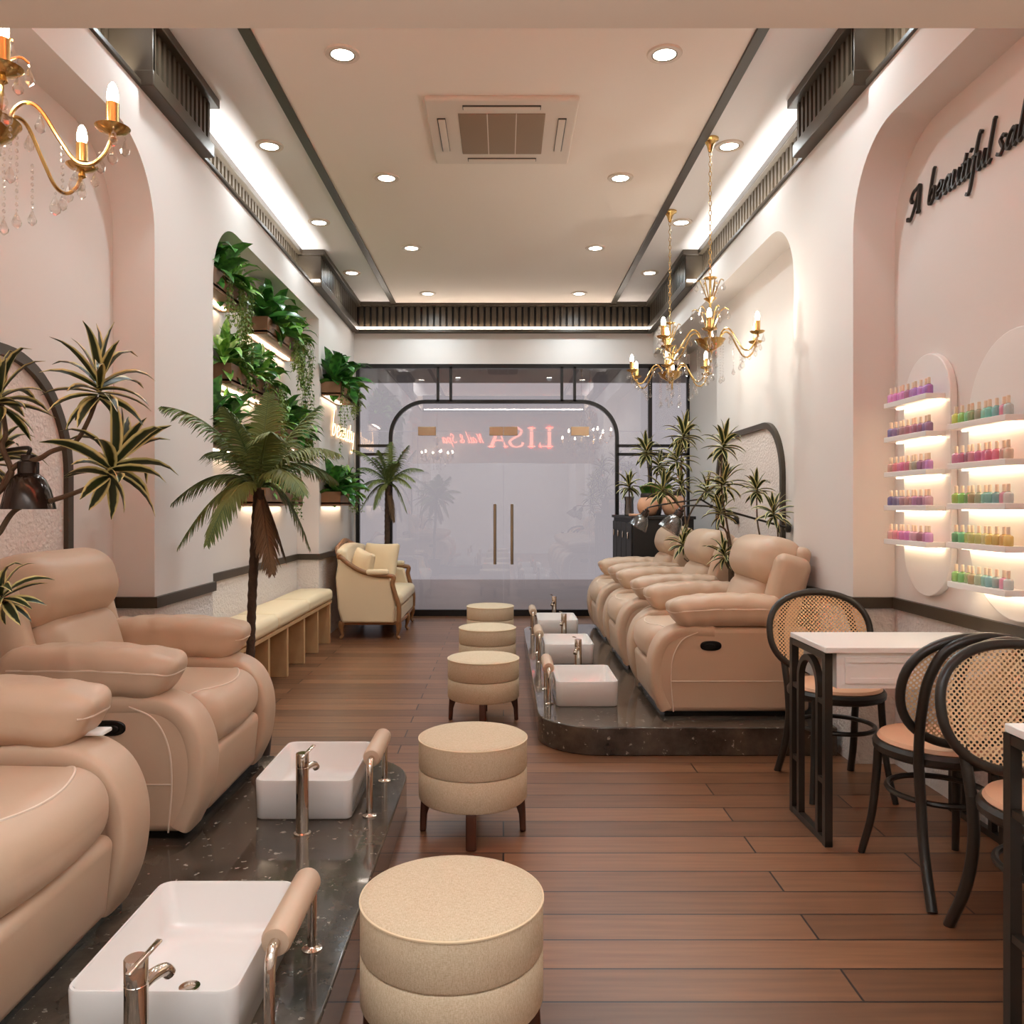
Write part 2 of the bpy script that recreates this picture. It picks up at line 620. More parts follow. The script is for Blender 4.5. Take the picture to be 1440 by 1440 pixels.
def project(o, pts, d, lift=0.001):
    """drop points onto a mesh along d (own frame)"""
    bv = BVHTree.FromPolygons([v.co for v in o.data.vertices], [tuple(p.vertices) for p in o.data.polygons])
    d = Vector(d).normalized()
    out = []
    for p in pts:
        h = bv.ray_cast(Vector(p) - d * 0.5, d)
        out.append((h[0] - d * lift) if h[0] else Vector(p))
    return out
# ------------------------------------------------------------------ room shell
struct(MB().box(-2.3, 2.4, -3, YF + 0.05, -0.1, 0).obj('floor', 'floor'))
struct(MB().box(-2.3, 2.4, -3, YF + 0.1, ZC, ZC + 0.1).obj('ceiling', 'ceil_side'))
struct(MB().box(-1.25, 1.25, 1.7, YF - 0.02, ZC - 0.012, ZC + 0.001).obj('ceiling_centre', 'ceil_mid'))
for i, sx in enumerate((-1, 1)):
    struct(MB().box(sx * 1.25, sx * 1.31, 1.7, YF - 0.12, ZC - 0.025, ZC + 0.001).obj(f'trim_{i+1}', 'dark', bevel=0.003))


def wall_outline(niche2_open, yj1):
    zt, r = 3.08, 0.42
    o = [(-3, 0), (-0.6, 0), (-0.6, zt - r)] + arc(-0.6 + r, zt - r, r, 180, 90)
    o += [(yj1 - r, zt)] + arc(yj1 - r, zt - r, r, 90, 0) + [(yj1, 0), (5.02, 0), (5.02, zt - r)]
    o += arc(5.02 + r, zt - r, r, 180, 90)
    if niche2_open:
        o += [(YF, zt), (YF, 3.34), (-3, 3.34)]
    else:
        o += [(7.9, zt), (7.9, 0), (YF, 0), (YF, 3.34), (-3, 3.34)]
    return o


mb = MB().prism(wall_outline(False, 4.18), 0, -NX, -WX)
mb.box(-2.1, -NX, -3, YF, 0, 3.34).box(-2.1, -2.06, -3, YF, 3.34, ZC)
struct(mb.obj('wall_left', 'wall', ang=30))
mb = MB().prism(wall_outline(True, 4.17), 0, WX, NX)
mb.box(NX, 2.1, -3, 7.65, 0, 3.34).box(2.19, 2.3, 7.6, YF, 0, 3.34).box(NX, 2.2, 7.65, YF, 3.08, 3.34)
mb.box(2.06, 2.1, -3, YF, 3.34, ZC)
struct(mb.obj('wall_right', 'wall', ang=30))
# header over the glass front and side pieces
mb = MB().box(-2.1, 2.3, YF - 0.02, YF + 0.12, 2.965, ZC).box(-2.1, -1.74, YF - 0.01, YF + 0.12, 0, 2.965)
struct(mb.obj('wall_front', 'wall'))
# reception side: back wall and the lintel we look under
struct(MB().box(-2.1, 2.1, -3.1, -3, 0, ZC).obj('wall_back', 'wall'))
struct(MB().box(-2.06, 2.06, 1.3, 1.6, 2.222, ZC).obj('trim_3', 'lintel'))

# dark chair rails
mb = MB()
z0, z1, t = 0.785, 0.84, 0.022
mb.box(-NX - .01, -NX + t, -0.6, 4.18, z0, z1).box(-NX, -WX + t, 4.18 - t, 4.19, z0, z1).box(-WX - .01, -WX + t, 4.181, 5.02, z0, z1)
mb.box(-NX - .01, -NX + t, 5.02, 7.9, z0, z1).box(-NX, -WX + t, 7.9 - t, 7.91, z0, z1).box(-WX - .01, -WX + t, 7.9, YF - .02, z0, z1)
struct(mb.obj('trim_4', 'dark'))
mb = MB()
mb.box(NX - t, NX + .01, -0.6, 4.17, z0, z1).box(WX - t, NX, 4.17 - t, 4.18, z0, z1).box(WX - t, WX + .01, 4.171, 5.02, z0, z1)
mb.box(NX - t, NX + .01, 5.03, 7.65, z0, z1)
struct(mb.obj('trim_5', 'dark'))


# textured arch panels with a dark bent border
def arch_panel(sx, y0, y1, zt, r, k):
    def out(d):
        return [(y0 + d, z1)] + arc(y0 + r, zt - r, r - d, 180, 90, 14) + arc(y1 - r, zt - r, r - d, 90, 0, 14) + [(y1 - d, z1)]
    x0, x1 = sorted((sx * (NX + .005), sx * (NX - 0.03)))
    o = MB().ring(out(0), out(0.045), 0, x0, x1).obj(f'trim_{k}', 'dark')
    struct(o)
    x0, x1 = sorted((sx * (NX + .005), sx * (NX - 0.008)))
    p = MB().prism(out(0.02), 0, x0, x1).obj(f'trim_{k+1}', 'stucco')
    struct(p)


arch_panel(-1, 1.9, 3.74, 1.93, 0.5, 6)
arch_panel(1, 5.78, 7.58, 1.92, 0.42, 8)


# ---- slatted cornice
def slat_run(y0, y1, x, sx, pitch=0.075, wd=0.038, led=False):
    """slats along y on a face at x; returns mesh"""
    mb = MB()
    n = int((y1 - y0) / pitch)
    for i in range(n):
        yy = y0 + pitch * (i + 0.5)
        a, b = sorted((sx * x, sx * (x + 0.025)))
        mb.box(a, b, yy - wd / 2, yy + wd / 2, 3.39, 3.63)
    return mb


k = 10
for sx in (-1, 1):
    xr = 1.84 if sx > 0 else 1.9
    bk = MB()
    fr = MB()
    sl = MB()

    def bx(mb, xa, xb, y0, y1, za, zb):
        a, b = sorted((sx * xa, sx * xb))
        mb.box(a, b, y0, y1, za, zb)
    # recessed runs: dark back, bottom ledge, cap
    for (y0, y1) in ((1.6, 4.0), (4.82, 7.69)):
        bx(bk, xr + 0.03, xr + 0.06, y0, y1, 3.34, ZC)
        bx(fr, 1.745, xr + 0.05, y0, y1, 3.325, 3.352)
        bx(fr, xr - 0.04, xr + 0.05, y0, y1, 3.62, ZC)
        bx(fr, xr - 0.01, xr + 0.05, y0, y1, 3.352, 3.40)
        n = int((y1 - y0) / 0.075)
        for i in range(n):
            yy = y0 + 0.075 * (i + 0.5)
            bx(sl, xr, xr + 0.03, yy - 0.019, yy + 0.019, 3.39, 3.63)
    # projecting boxes on the piers
    for j, (y0, y1) in enumerate(((4.0, 4.82), (7.69, YF - 0.1))):
        bx(bk, 1.735, 2.06, y0 + 0.02, y1, 3.39, ZC)
        bx(fr, 1.66, 2.0, y0 - 0.03, y1 + (0.03 if j == 0 else 0), 3.62, ZC)
        bx(fr, 1.685, 1.80, y0 - 0.01, y1 + (.01 if j == 0 else 0), 3.325, 3.40)
        bx(fr, 1.69, 2.05, y0 - 0.005, y0 + 0.02, 3.35, 3.64)
        bx(fr, 1.69, 1.74, y0 - 0.004, y0 + 0.03, 3.36, 3.64)
        n = int((y1 - y0) / 0.062)
        for i in range(n):
            yy = y0 + 0.062 * (i + 0.6)
            bx(sl, 1.70, 1.74, yy - 0.016, yy + 0.016, 3.39, 3.63)
    struct(bk.obj(f'trim_{k}', 'darkin')); struct(fr.obj(f'trim_{k+1}', 'dark', bevel=0.004)); struct(sl.obj(f'trim_{k+2}', 'dark'))
    o = MB()
    bx(o, 1.70, 1.80, 7.668, 7.684, 3.374, 3.392)
    struct(o.obj(f'trim_{k+3}', 'ledw'))
    k += 4
# front run over the glass
for (yy, sg) in ((YF - 0.02, -1), (1.6, 1)):
    def by(mb, xa, xb, ya, yb, za, zb):
        a, b = sorted((yy + sg * ya, yy + sg * yb))
        mb.box(xa, xb, a, b, za, zb)
    bk, fr, sl, ld = MB(), MB(), MB(), MB()
    by(bk, -1.74, 1.74, 0, 0.03, 3.36, ZC)
    by(fr, -1.74, 1.74, 0, 0.12, 3.63, ZC)
    by(fr, -1.74, 1.74, 0, 0.10, 3.325, 3.355)
    for i in range(46):
        xx = -1.70 + 3.4 * (i + 0.5) / 46
        by(sl, xx - 0.024, xx + 0.024, 0.03, 0.06, 3.355, 3.64)
    by(ld, -1.71, 1.71, 0.075, 0.09, 3.362, 3.382)
    struct(bk.obj(f'trim_{k}', 'darkin')); struct(fr.obj(f'trim_{k+1}', 'dark')); struct(sl.obj(f'trim_{k+2}', 'dark')); struct(ld.obj(f'trim_{k+3}', 'ledw'))
    k += 4

# ---- outside
o = struct(MB().box(-14, 14, YF + 0.05, 14.6, -0.1, 0.0).obj('floor_outside', 'pave'))
o = struct(MB().box(-14, 14, YF + 0.12, 14.6, 3.46, 3.56).obj('ceiling_outside', 'canopy'))


# ---- glass front: px -> metres on the plane y = YF
def PX(px):
    return (px - 708) * YF / 1165


def PY(py):
    return 1.3 - (py - 711) * YF / 1165


def bar(mb, xa, xb, za, zb, d=0.03):
    mb.box(min(xa, xb), max(xa, xb), YF - d, YF + d, min(za, zb), max(za, zb))


hw = 0.021
xl, xr_, zt = PX(503.5), PX(968), PY(516)
ax0, ax1, azt, ar = PX(549.5), PX(867.5), PY(565), 0.42
fr = MB()
bar(fr, xl - hw, xl + hw, 0, zt)
bar(fr, xr_ - hw, xr_ + hw, 0, zt)
bar(fr, xl, xr_, zt - hw, zt + 0.03)
bar(fr, PX(914) - hw, PX(914) + hw, 0, zt)
for px in (616, 634, 790, 808):
    bar(fr, PX(px) - 0.016, PX(px) + 0.016, azt, zt)
for py in (627, 639):
    bar(fr, xl, ax0, PY(py) - 0.016, PY(py) + 0.016)
    bar(fr, ax1, xr_, PY(py) - 0.016, PY(py) + 0.016)
bar(fr, xl, xr_, 0, 0.075)


def ushape(d):
    return [(ax0 - hw + d, 0)] + arc(ax0 + ar, azt - ar, ar + hw - d, 180, 90, 14) + arc(ax1 - ar, azt - ar, ar + hw - d, 90, 0, 14) + [(ax1 + hw - d, 0)]


fr.ring(ushape(0), ushape(2 * hw), 1, YF - 0.03, YF + 0.03)
win = struct(fr.obj('window_1', 'black'))


def pane(xa, xb, za, zb, name, parent=None, y=YF):
    return MB().box(xa, xb, y - 0.004, y + 0.004, za, zb).obj(name, 'glass', parent)


zd = PY(606.5)
dx = PX(828)
pane(xl, xr_, zd + 0.004, zt, 'upper_pane', win)
pane(xl, -dx - 0.004, 0.075, zd - 0.004, 'left_pane', win)
pane(dx + 0.004, xr_, 0.075, zd - 0.004, 'right_pane', win)
for i, sx in enumerate((-1, 1)):
    xs = sorted((sx * 0.003, sx * dx))
    d_ = struct(pane(xs[0], xs[1], 0.03, zd, f'door_{i+1}'))
    xs = sorted((sx * 0.002, sx * 0.165))
    MB().box(xs[0], xs[1], YF - 0.02, YF + 0.02, zd - 0.05, zd + 0.052).obj('patch_fitting', 'bronze', d_, bevel=0.003)
    a = sorted((sx * dx, sx * (dx - 0.21)))
    MB().box(a[0], a[1], YF - 0.02, YF + 0.02, zd - 0.05, zd + 0.052).obj('patch_fitting', 'bronze', d_, bevel=0.003)
    hb = MB().tube([(sx * 0.1, YF - 0.07, PY(793)), (sx * 0.1, YF - 0.07, PY(709))], 0.017, 10)
    for z in (PY(780), PY(722)):
        hb.tube([(sx * 0.1, YF - 0.07, z), (sx * 0.1, YF - 0.003, z)], 0.009, 8)
    hb.obj('pull_handle', 'bronze', d_)

# ---- platforms of dark marble
r = 0.33
poly = [(-1.955, 0.9), (-0.41, 0.9)] + arc(-0.41 - r, 3.82 - r, r, 0, 90, 12) + [(-1.955, 3.82)]
o = MB().prism(poly, 2, 0.0, PZ).obj('marble_platform', 'marble', bevel=0.006)
tag(o, 'dark marble platform carrying the recliners and basins on the left', 'platform')
poly = arc(0.19 + r, 4.30 + r, r, 180, 270, 12) + [(1.735, 4.30), (1.735, 5.04), (1.945, 5.04), (1.945, 8.05)] + arc(0.19 + r, 8.05 - r, r, 90, 180, 12)
o = MB().prism(poly, 2, 0.0, PZ).obj('marble_platform', 'marble', bevel=0.006)
tag(o, 'dark marble platform with rounded corner carrying the recliners on the right', 'platform')

# ---- ceiling downlights
dl = None
ordn = ['first', 'second', 'third', 'fourth', 'fifth', 'sixth', 'seventh', 'eighth', 'ninth', 'tenth']


def downlight(x, y, watts, label, group, z=ZC, big=1.0):
    t = thing('ceiling_downlight', label, 'ceiling light', (x, y, z), 0, group)
    pr = [(0.058, -0.004), (0.062, -0.010), (0.088, -0.010), (0.092, -0.004), (0.092, 0.0)]
    MB().lathe(pr, 32, caps=False).obj('trim_ring', 'acw', t)
    MB().lathe([(0.0005, -0.006), (0.060, -0.006), (0.060, 0.0)], 24, caps=False).obj('lens', 'lens', t)
    MB().lathe([(0.058, -0.0085), (0.062, -0.012), (0.066, -0.0102)], 32, caps=False).obj('inner_rim', 'dark', t)
    d = bpy.data.lights.new('spot', 'SPOT')
    d.energy = watts; d.color = WARM; d.spot_size = R(165); d.spot_blend = 0.9; d.shadow_soft_size = 0.05
    l = bpy.data.objects.new('spot', d)
    C.objects.link(l); l.parent = t; l.location = (0, 0, -0.02)
    return t


for i, y in enumerate((4.32, 5.95, 7.57, 9.2)):
    for sx in (-1, 1):
        nm = 'round downlight, %s visible one of the %s row in the beige ceiling' % (ordn[i], 'left' if sx < 0 else 'right')
        downlight(sx * 0.84, y, DOWN_W, nm, 'downlights in the beige ceiling panel', z=ZC - 0.012)
for i, y in enumerate((3.97, 5.45, 6.92, 8.42)):
    for sx in (-1, 1):
        x = -1.54 if sx < 0 else 1.485
        sd = 'left' if sx < 0 else 'right'
        nm = 'round downlight, %s visible one in the pale %s ceiling strip' % (ordn[i - 1], sd) if i else 'round downlight in the pale %s ceiling strip just above the lintel edge' % sd
        downlight(x, y, SIDE_W, nm, 'downlights in the pale side strips')

# ---- air conditioner cassette
ac = thing('ceiling_air_conditioner', 'square cream air conditioner cassette set in the ceiling centre', 'air conditioner', (0, 5.21, ZC - 0.012))
ac.location.x = -0.01
MB().rbox((0, 0, -0.012), (0.90, 0.90, 0.034), 0.015, 3).obj('cover_panel', 'acw', ac)
MB().rbox((0, -0.01, -0.029), (0.52, 0.56, 0.012), 0.005, 2).obj('intake_grille', 'acg', ac)
MB().box(-0.09, -0.084, -0.29, 0.27, -0.037, -0.03).obj('grille_divider', 'acw', ac)
MB().box(0.084, 0.09, -0.29, 0.27, -0.037, -0.03).obj('grille_divider', 'acw', ac)
for a in range(4):
    mt = Matrix.Rotation(a * PI / 2, 4, 'Z')
    lo = MB().rbox((0, 0.365, -0.030), (0.46, 0.052, 0.012), 0.0055, 2, mat=mt).obj('outlet_slot', 'dark', ac)
    MB().rbox((0, 0.363, -0.036), (0.45, 0.042, 0.006), 0.002, 2, mat=mt).obj('louver', 'acw', lo)
# ------------------------------------------------------------------ recliners


def sweep(mb, pts, nrm, hw, ht, e=2.6, n=16, yc=0.0):
    """rounded band along an x-z path: hw half width in y, ht half thickness along nrm"""
    vs = []
    m_ = len(pts)
    for (p, q) in zip(pts, nrm):
        for k in range(n):
            a = 2 * PI * k / n
            c, s_ = math.cos(a), math.sin(a)
            u = math.copysign(abs(c) ** (2 / e), c) * hw
            v = math.copysign(abs(s_) ** (2 / e), s_) * ht
            vs.append((p[0] + q[0] * v, yc + u, p[1] + q[1] * v))
    fs = []
    for i in range(m_ - 1):
        for k in range(n):
            k2 = (k + 1) % n
            fs.append((i * n + k, i * n + k2, (i + 1) * n + k2, (i + 1) * n + k))
    fs.append(tuple(range(n)))
    fs.append(tuple(range((m_ - 1) * n, m_ * n)))
    mb.add(vs, fs)


def recliner(rear, label, group):
    t = thing('recliner_armchair', label, 'recliner', (0, 0, 0), 0, group)
    MB().box(-0.38, 0.37, -0.43, 0.43, 0.0, 0.035).obj('base', 'blackp', t)
    for sy in (-1, 1):
        prof = [(-0.42, 0.025), (0.375, 0.025), (0.41, 0.12), (0.425, 0.25), (0.415, 0.35), (0.38, 0.43), (0.31, 0.472), (0.2, 0.485), (-0.42, 0.485)]
        a, b = sorted((sy * 0.29, sy * 0.455))
        arm = MB().prism(prof, 1, a, b).obj('arm', 'leather', t, bevel=0.028, seg=3)
        path = catmull([(0.10, 0, 0.462), (0.26, 0, 0.462), (0.35, 0, 0.425), (0.398, 0, 0.35), (0.414, 0, 0.25), (0.398, 0, 0.13), (0.357, 0, 0.038)], 6)
        pts = [(p.x, p.z) for p in path]
        nr = []
        for i in range(len(pts)):
            p0 = pts[max(0, i - 1)]; p1 = pts[min(len(pts) - 1, i + 1)]
            d = Vector((p1[0] - p0[0], p1[1] - p0[1])).normalized()
            nr.append((-d.y, d.x))
        mb = MB()
        sweep(mb, pts, nr, 0.0865, 0.036, 4.2, 24, sy * 0.3725)
        mb.obj('arm_front', 'leather', arm, ang=60)
        st = MB()
        st.tube(catmull([(0.19, sy * .457, 0.462), (0.275, sy * 0.459, 0.42), (0.325, sy * 0.46, 0.33), (0.338, sy * 0.46, 0.2), (0.325, sy * 0.458, 0.03)], 6), 0.0032, 6)
        st.tube([(-0.40, sy * 0.457, 0.195), (0.335, sy * 0.459, 0.195)], 0.0026, 6)
        st.obj('seam', 'stitch', arm)

        def pf(q):
            u = q.x / 0.30
            top = q.z > 0
            q.z += 0.014 * (1 - u * u) * (1 if top else 0.2)
            wr = math.sin(q.x * 70 + q.y * 16) * 0.6 + math.sin(q.x * 37 - q.y * 30 + 1.0) * 0.7
            q.z += 0.0042 * wr * (0.35 + abs(u)) * (1 if top else 0.4)
            q.y += 0.0035 * math.sin(q.x * 52)
            if q.x > 0:
                q.x += 0.55 * q.z * (q.x / 0.31) ** 2
                q.z -= 0.02 * (q.x / 0.31) ** 2
            return q
        pc = Vector((0.02, sy * 0.375, 0.568))
        pad = MB().rbox(pc, (0.61, 0.21, 0.165), 0.066, 5, 28, pf).obj('arm_pad', 'leather', t, ang=80)
        pp = [pc + Vector((-0.24 + 0.50 * i / 10, sy * 0.3, 0.02 - .012 * max(0, i - 6) / 4)) for i in range(11)]
        pr = project(pad, pp, (0, -sy, 0), -0.001)
        fp = [pc + Vector((0.8, sy * (0.085 - 0.17 * i / 6), 0.0)) for i in range(7)]
        pr += project(pad, fp, (-1, 0, 0), -0.001)
        MB().tube(catmull(pr, 3), 0.0035, 6).obj('piping', 'stitch', pad)
        # release handle
        def oval(a_, b_, x, z):
            return [(x + math.copysign(abs(math.cos(R(q))) ** .8, math.cos(R(q))) * a_, z + math.copysign(abs(math.sin(R(q))) ** .8, math.sin(R(q))) * b_) for q in range(0, 360, 12)]
        y0, y1 = sorted((sy * 0.450, sy * 0.461))
        ho = MB().prism(oval(.058, .027, .12, .388), 1, y0, y1).obj('release_handle', 'blackp', t, bevel=.003)
        y0, y1 = sorted((sy * 0.458, sy * 0.468))
        MB().prism(oval(.030, .015, .128, .386), 1, y0, y1).obj('lever', 'blackp', ho, bevel=.003)

    def sf(q):
        u, v = q.x / 0.40, q.y / 0.29
        if q.z > 0:
            q.z += 0.02 * max(0, 1 - u * u) * max(0, 1 - v * v)
        if q.x > 0:
            q.x += 0.035 * (1 - v * v) * (q.x / 0.4)
        return q
    seat = MB().rbox((0.03, 0, 0.355), (0.78, 0.585, 0.21), 0.095, 5, 8, sf).obj('seat', 'leather', t, ang=70)
    pp = catmull([(0.16, 0.276, .5), (0.27, 0.262, .5), (0.345, 0.21, .5), (0.385, 0.11, .5), (0.398, 0, .5), (0.385, -0.11, .5), (0.345, -0.21, .5), (0.27, -0.262, .5), (0.16, -0.276, .5)], 5)
    MB().tube(project(seat, pp, (0, 0, -1), 0.0), 0.004, 6).obj('piping', 'stitch', seat)
    MB().rbox((0.355, 0, 0.15), (0.10, 0.57, 0.235), 0.035, 3, 3, lambda q: Vector((q.x + 0.10 * (q.z + 0.1), q.y, q.z))).obj('footrest', 'leather', t, ang=70)
    mt = Matrix.Translation((-0.10, 0, 0.40)) @ Matrix.Rotation(R(-15), 4, 'Y')

    def bulge(hx, hy, hz, b):
        def f(q):
            if q.x > 0:
                q.x += b * max(0, 1 - (q.y / hy) ** 2) * max(0, 1 - (q.z / hz) ** 2)
            return q
        return f
    back = MB()
    back.rbox((-0.16 - rear / 2, 0, 0.29), (rear, 0.68, 0.60), min(rear * 0.49, 0.09), 4, 4, None, mt)
    bo = back.obj('backrest', 'leather', t, ang=70)
    MB().rbox((-0.10, 0, 0.18), (0.20, 0.55, 0.37), 0.085, 4, 6, bulge(.1, .275, .185, 0.035), mt).obj('lumbar_cushion', 'leather', bo, ang=70)
    MB().rbox((-0.105, 0, 0.468), (0.275, 0.66, 0.29), 0.118, 5, 6, bulge(.12, .33, .145, 0.035), mt).obj('headrest', 'leather', bo, ang=70)
    for sy in (-1, 1):
        MB().rbox((-0.15, sy * 0.325, 0.255), (0.21, 0.125, 0.545), 0.061, 4, 3, None, mt).obj('side_bolster', 'leather', bo, ang=70)
    return t


cl = ['pink leather recliner nearest the camera on the left marble platform', 'pink leather recliner next to the tall palm on the left marble platform']
cr = ['pink leather recliner nearest the rattan chairs, first on the right platform', 'middle pink leather recliner of the three on the right platform', 'pink leather recliner beside the black cabinet, last on the right platform']
first = recliner(0.09, cl[0], 'recliners')
first.location = (-1.475, 1.97, PZ)
dup(first, (-1.475, 3.30, PZ), 0, cl[1])
fr_ = dup(first, (1.25, 4.97, PZ), PI, cr[0])
dup(fr_, (1.25, 6.27, PZ), PI, cr[1])
dup(fr_, (1.25, 7.54, PZ), PI, cr[2])
# white paper slip on the near recliner's arm
o = MB().rbox((0, 0, 0.006), (0.13, 0.06, 0.012), 0.004, 2).obj('paper_stack', 'paper', loc=(-1.20, 2.375, PZ + 0.499))
tag(o, 'small white paper stack on the arm of the nearest recliner', 'paper')


# ------------------------------------------------------------------ foot basins, taps, foot rests
def rrect(hx, hy, r, z, n=5):
    out = []
    for (cx, cy, a0) in ((hx - r, hy - r, 0), (-hx + r, hy - r, 90), (-hx + r, -hy + r, 180), (hx - r, -hy + r, 270)):
        for i in range(n + 1):
            a = R(a0 + 90 * i / n)
            out.append((cx + r * math.cos(a), cy + r * math.sin(a), z))
    return out


def loft(mb, loops, cap0=True, cap1=True):
    n = len(loops[0])
    vs = [p for l in loops for p in l]
    fs = []
    for i in range(len(loops) - 1):
        for k in range(n):
            k2 = (k + 1) % n
            fs.append((i * n + k, i * n + k2, (i + 1) * n + k2, (i + 1) * n + k))
    if cap0:
        fs.append(tuple(reversed(range(n))))
    if cap1:
        fs.append(tuple(range((len(loops) - 1) * n, len(loops) * n)))
    mb.add(vs, fs)
    return mb


def foot_basin(label):
    t = thing('foot_basin', label, 'basin', group='pedicure basins')
    H = 0.145
    L_ = [rrect(.168, .243, .02, 0), rrect(.176, .251, .03, .006), rrect(.18, .255, .034, H - .005), rrect(.178, .253, .033, H),
          rrect(.173, .248, .03, H), rrect(.170, .245, .03, H - .006), rrect(.160, .236, .04, .045), rrect(.148, .224, .05, .028), rrect(.10, .17, .05, .022)]
    loft(MB(), L_).obj('bowl', 'white', t, ang=50)
    MB().lathe([(0.024, .0225), (0.024, .027), (0.014, .0275), (0.012, .024), (0.0005, .024)], 20, c=(0.0, -0.03, 0)).obj('drain', 'chrome', t)
    return t


def basin_tap(label):
    t = thing('basin_tap', label, 'tap', group='pedicure basin taps')
    MB().lathe([(.030, 0), (.030, .006), (.0225, .009), (.0225, .235), (.0215, .236), (.0215, .240), (.0225, .241), (.0225, .282), (.021, .285), (.0005, .285)], 24).obj('body', 'chrome', t)
    MB().tube(catmull([(0.002, .012, .222), (.014, .045, .226), (.024, .075, .220), (.028, .088, .206)], 5), [.013] * 10 + [.013, .013, .013, .0135, .0135, .0135], 12).obj('spout', 'chrome', t)
    MB().rbox((0.012, .05, .305), (.013, .095, .006), .0028, 2, mat=Matrix.Translation((0, 0, -0.0)) @ Matrix.Rotation(R(-14), 4, 'Z')).obj('lever', 'chrome', t, rot=(R(12), 0, 0), loc=(0, 0, -0.012))
    return t


def foot_rest(label):
    t = thing('padded_foot_rest', label, 'foot rest', group='padded foot rests')
    mb = MB()
    pts = [(0, -.21, .0), (0, -.21, .12), (0, -.207, .165), (0, -.195, .19), (0, -.16, .2), (0, .1, .2), (0, .145, .2), (0, .17, .19), (0, .178, .165), (0, .18, .12), (0, .18, 0)]
    mb.tube(catmull(pts, 4), 0.0125, 12)
    for y in (-.21, .18):
        mb.lathe([(.026, 0), (.026, .004), (.015, .008), (.0125, .012)], 20, c=(0, y, 0))
    mb.obj('rail', 'chrome', t)
    MB().tube([(0, y, .2) for y in (-.168, -.166, -.155, 0, .13, .141, .143)], [.022, .03, .034, .034, .034, .03, .022], 24).obj('roller_pad', 'leather', t)
    return t


bl = ['white rectangular foot basin nearest the camera', 'white rectangular foot basin on the left platform beside the second recliner']
brr = ['white foot basin nearest the rounded corner of the right platform', 'middle white foot basin of three on the right platform', 'farthest white foot basin on the right platform']
wl = ['before the nearest foot basin', 'before the second foot basin of the left platform']
wr = ['behind the first foot basin of the right platform', 'behind the middle foot basin of the right platform', 'behind the farthest foot basin of the right platform']
bo_ = foot_basin(bl[0]); tp_ = basin_tap('chrome lever tap standing ' + wl[0]); fo_ = foot_rest('')
for i, y in enumerate((1.97, 3.285)):
    sd = ('nearest foot basin', 'second foot basin of the left platform')[i]
    a, b, c = [o if i == 0 else copy_tree(o) for o in (bo_, tp_, fo_)]
    a.location = (-0.735, y, PZ); a['label'] = bl[i]
    b.location = (-0.705, y - 0.38, PZ); b['label'] = 'chrome lever tap standing ' + wl[i]
    c.location = (-0.497, y, PZ); c['label'] = 'chrome foot rest with pink roller beside the ' + sd
for i, y in enumerate((4.99, 6.265, 7.54)):
    a, b, c = [copy_tree(o) for o in (bo_, tp_, fo_)]
    a.location = (0.48, y, PZ); a['label'] = brr[i]
    b.location = (0.485, y + 0.385, PZ); b['label'] = 'chrome lever tap standing ' + wr[i]
    c.location = (0.265, y, PZ); c['label'] = 'chrome foot rest with pink roller beside the ' + wr[i].replace('behind the ', '')
    for o in (a, b, c):
        o.rotation_euler = (0, 0, PI)


# ------------------------------------------------------------------ round stools
def stool():
    t = thing('round_stool', '', 'stool', group='round linen stools in the aisle')
    rr = 0.2165
    MB().lathe([(.19, .136), (.21, .138), (rr, .146), (rr, .252), (rr - .003, .257), (rr - .012, .259)], 64).obj('lower_drum', 'linen', t)
    MB().lathe([(rr - .012, .259), (rr - .003, .261), (rr, .266), (rr, .370), (rr - .002, .377), (rr - .008, .381), (rr - .03, .383), (.08, .384), (.0005, .384)], 64).obj('seat_cushion', 'linen', t)
    pr = []
    pr += [(math.cos(a) * (rr - .001) , math.sin(a) * (rr - .001), .374) for a in [2 * PI * i / 64 for i in range(64)]]
    MB().tube(pr, .0035, 6, closed=True).obj('piping', 'linen_w', t)
    for k in range(4):
        a = -PI / 2 + k * PI / 2
        prof = [(.13, .140), (.13, .125), (.168, .112), (.183, .07), (.188, 0), (.212, 0), (.210, .08), (.207, .140)]
        MB().prism(prof, 1, -.02, .02, mat=Matrix.Rotation(a, 4, 'Z')).obj('leg', 'walnut', t, bevel=.006)
    return t


st = stool()
sl_ = ['round cream linen stool nearest the camera', 'round cream linen stool second from the camera', 'round cream linen stool, middle one of the row of five', 'round cream linen stool second from the glass doors', 'round cream linen stool nearest the glass doors']
for i, y in enumerate((1.97, 3.32, 5.04, 6.3, 7.64)):
    o = st if i == 0 else copy_tree(st)
    o.location = (-0.122, y, 0); o['label'] = sl_[i]


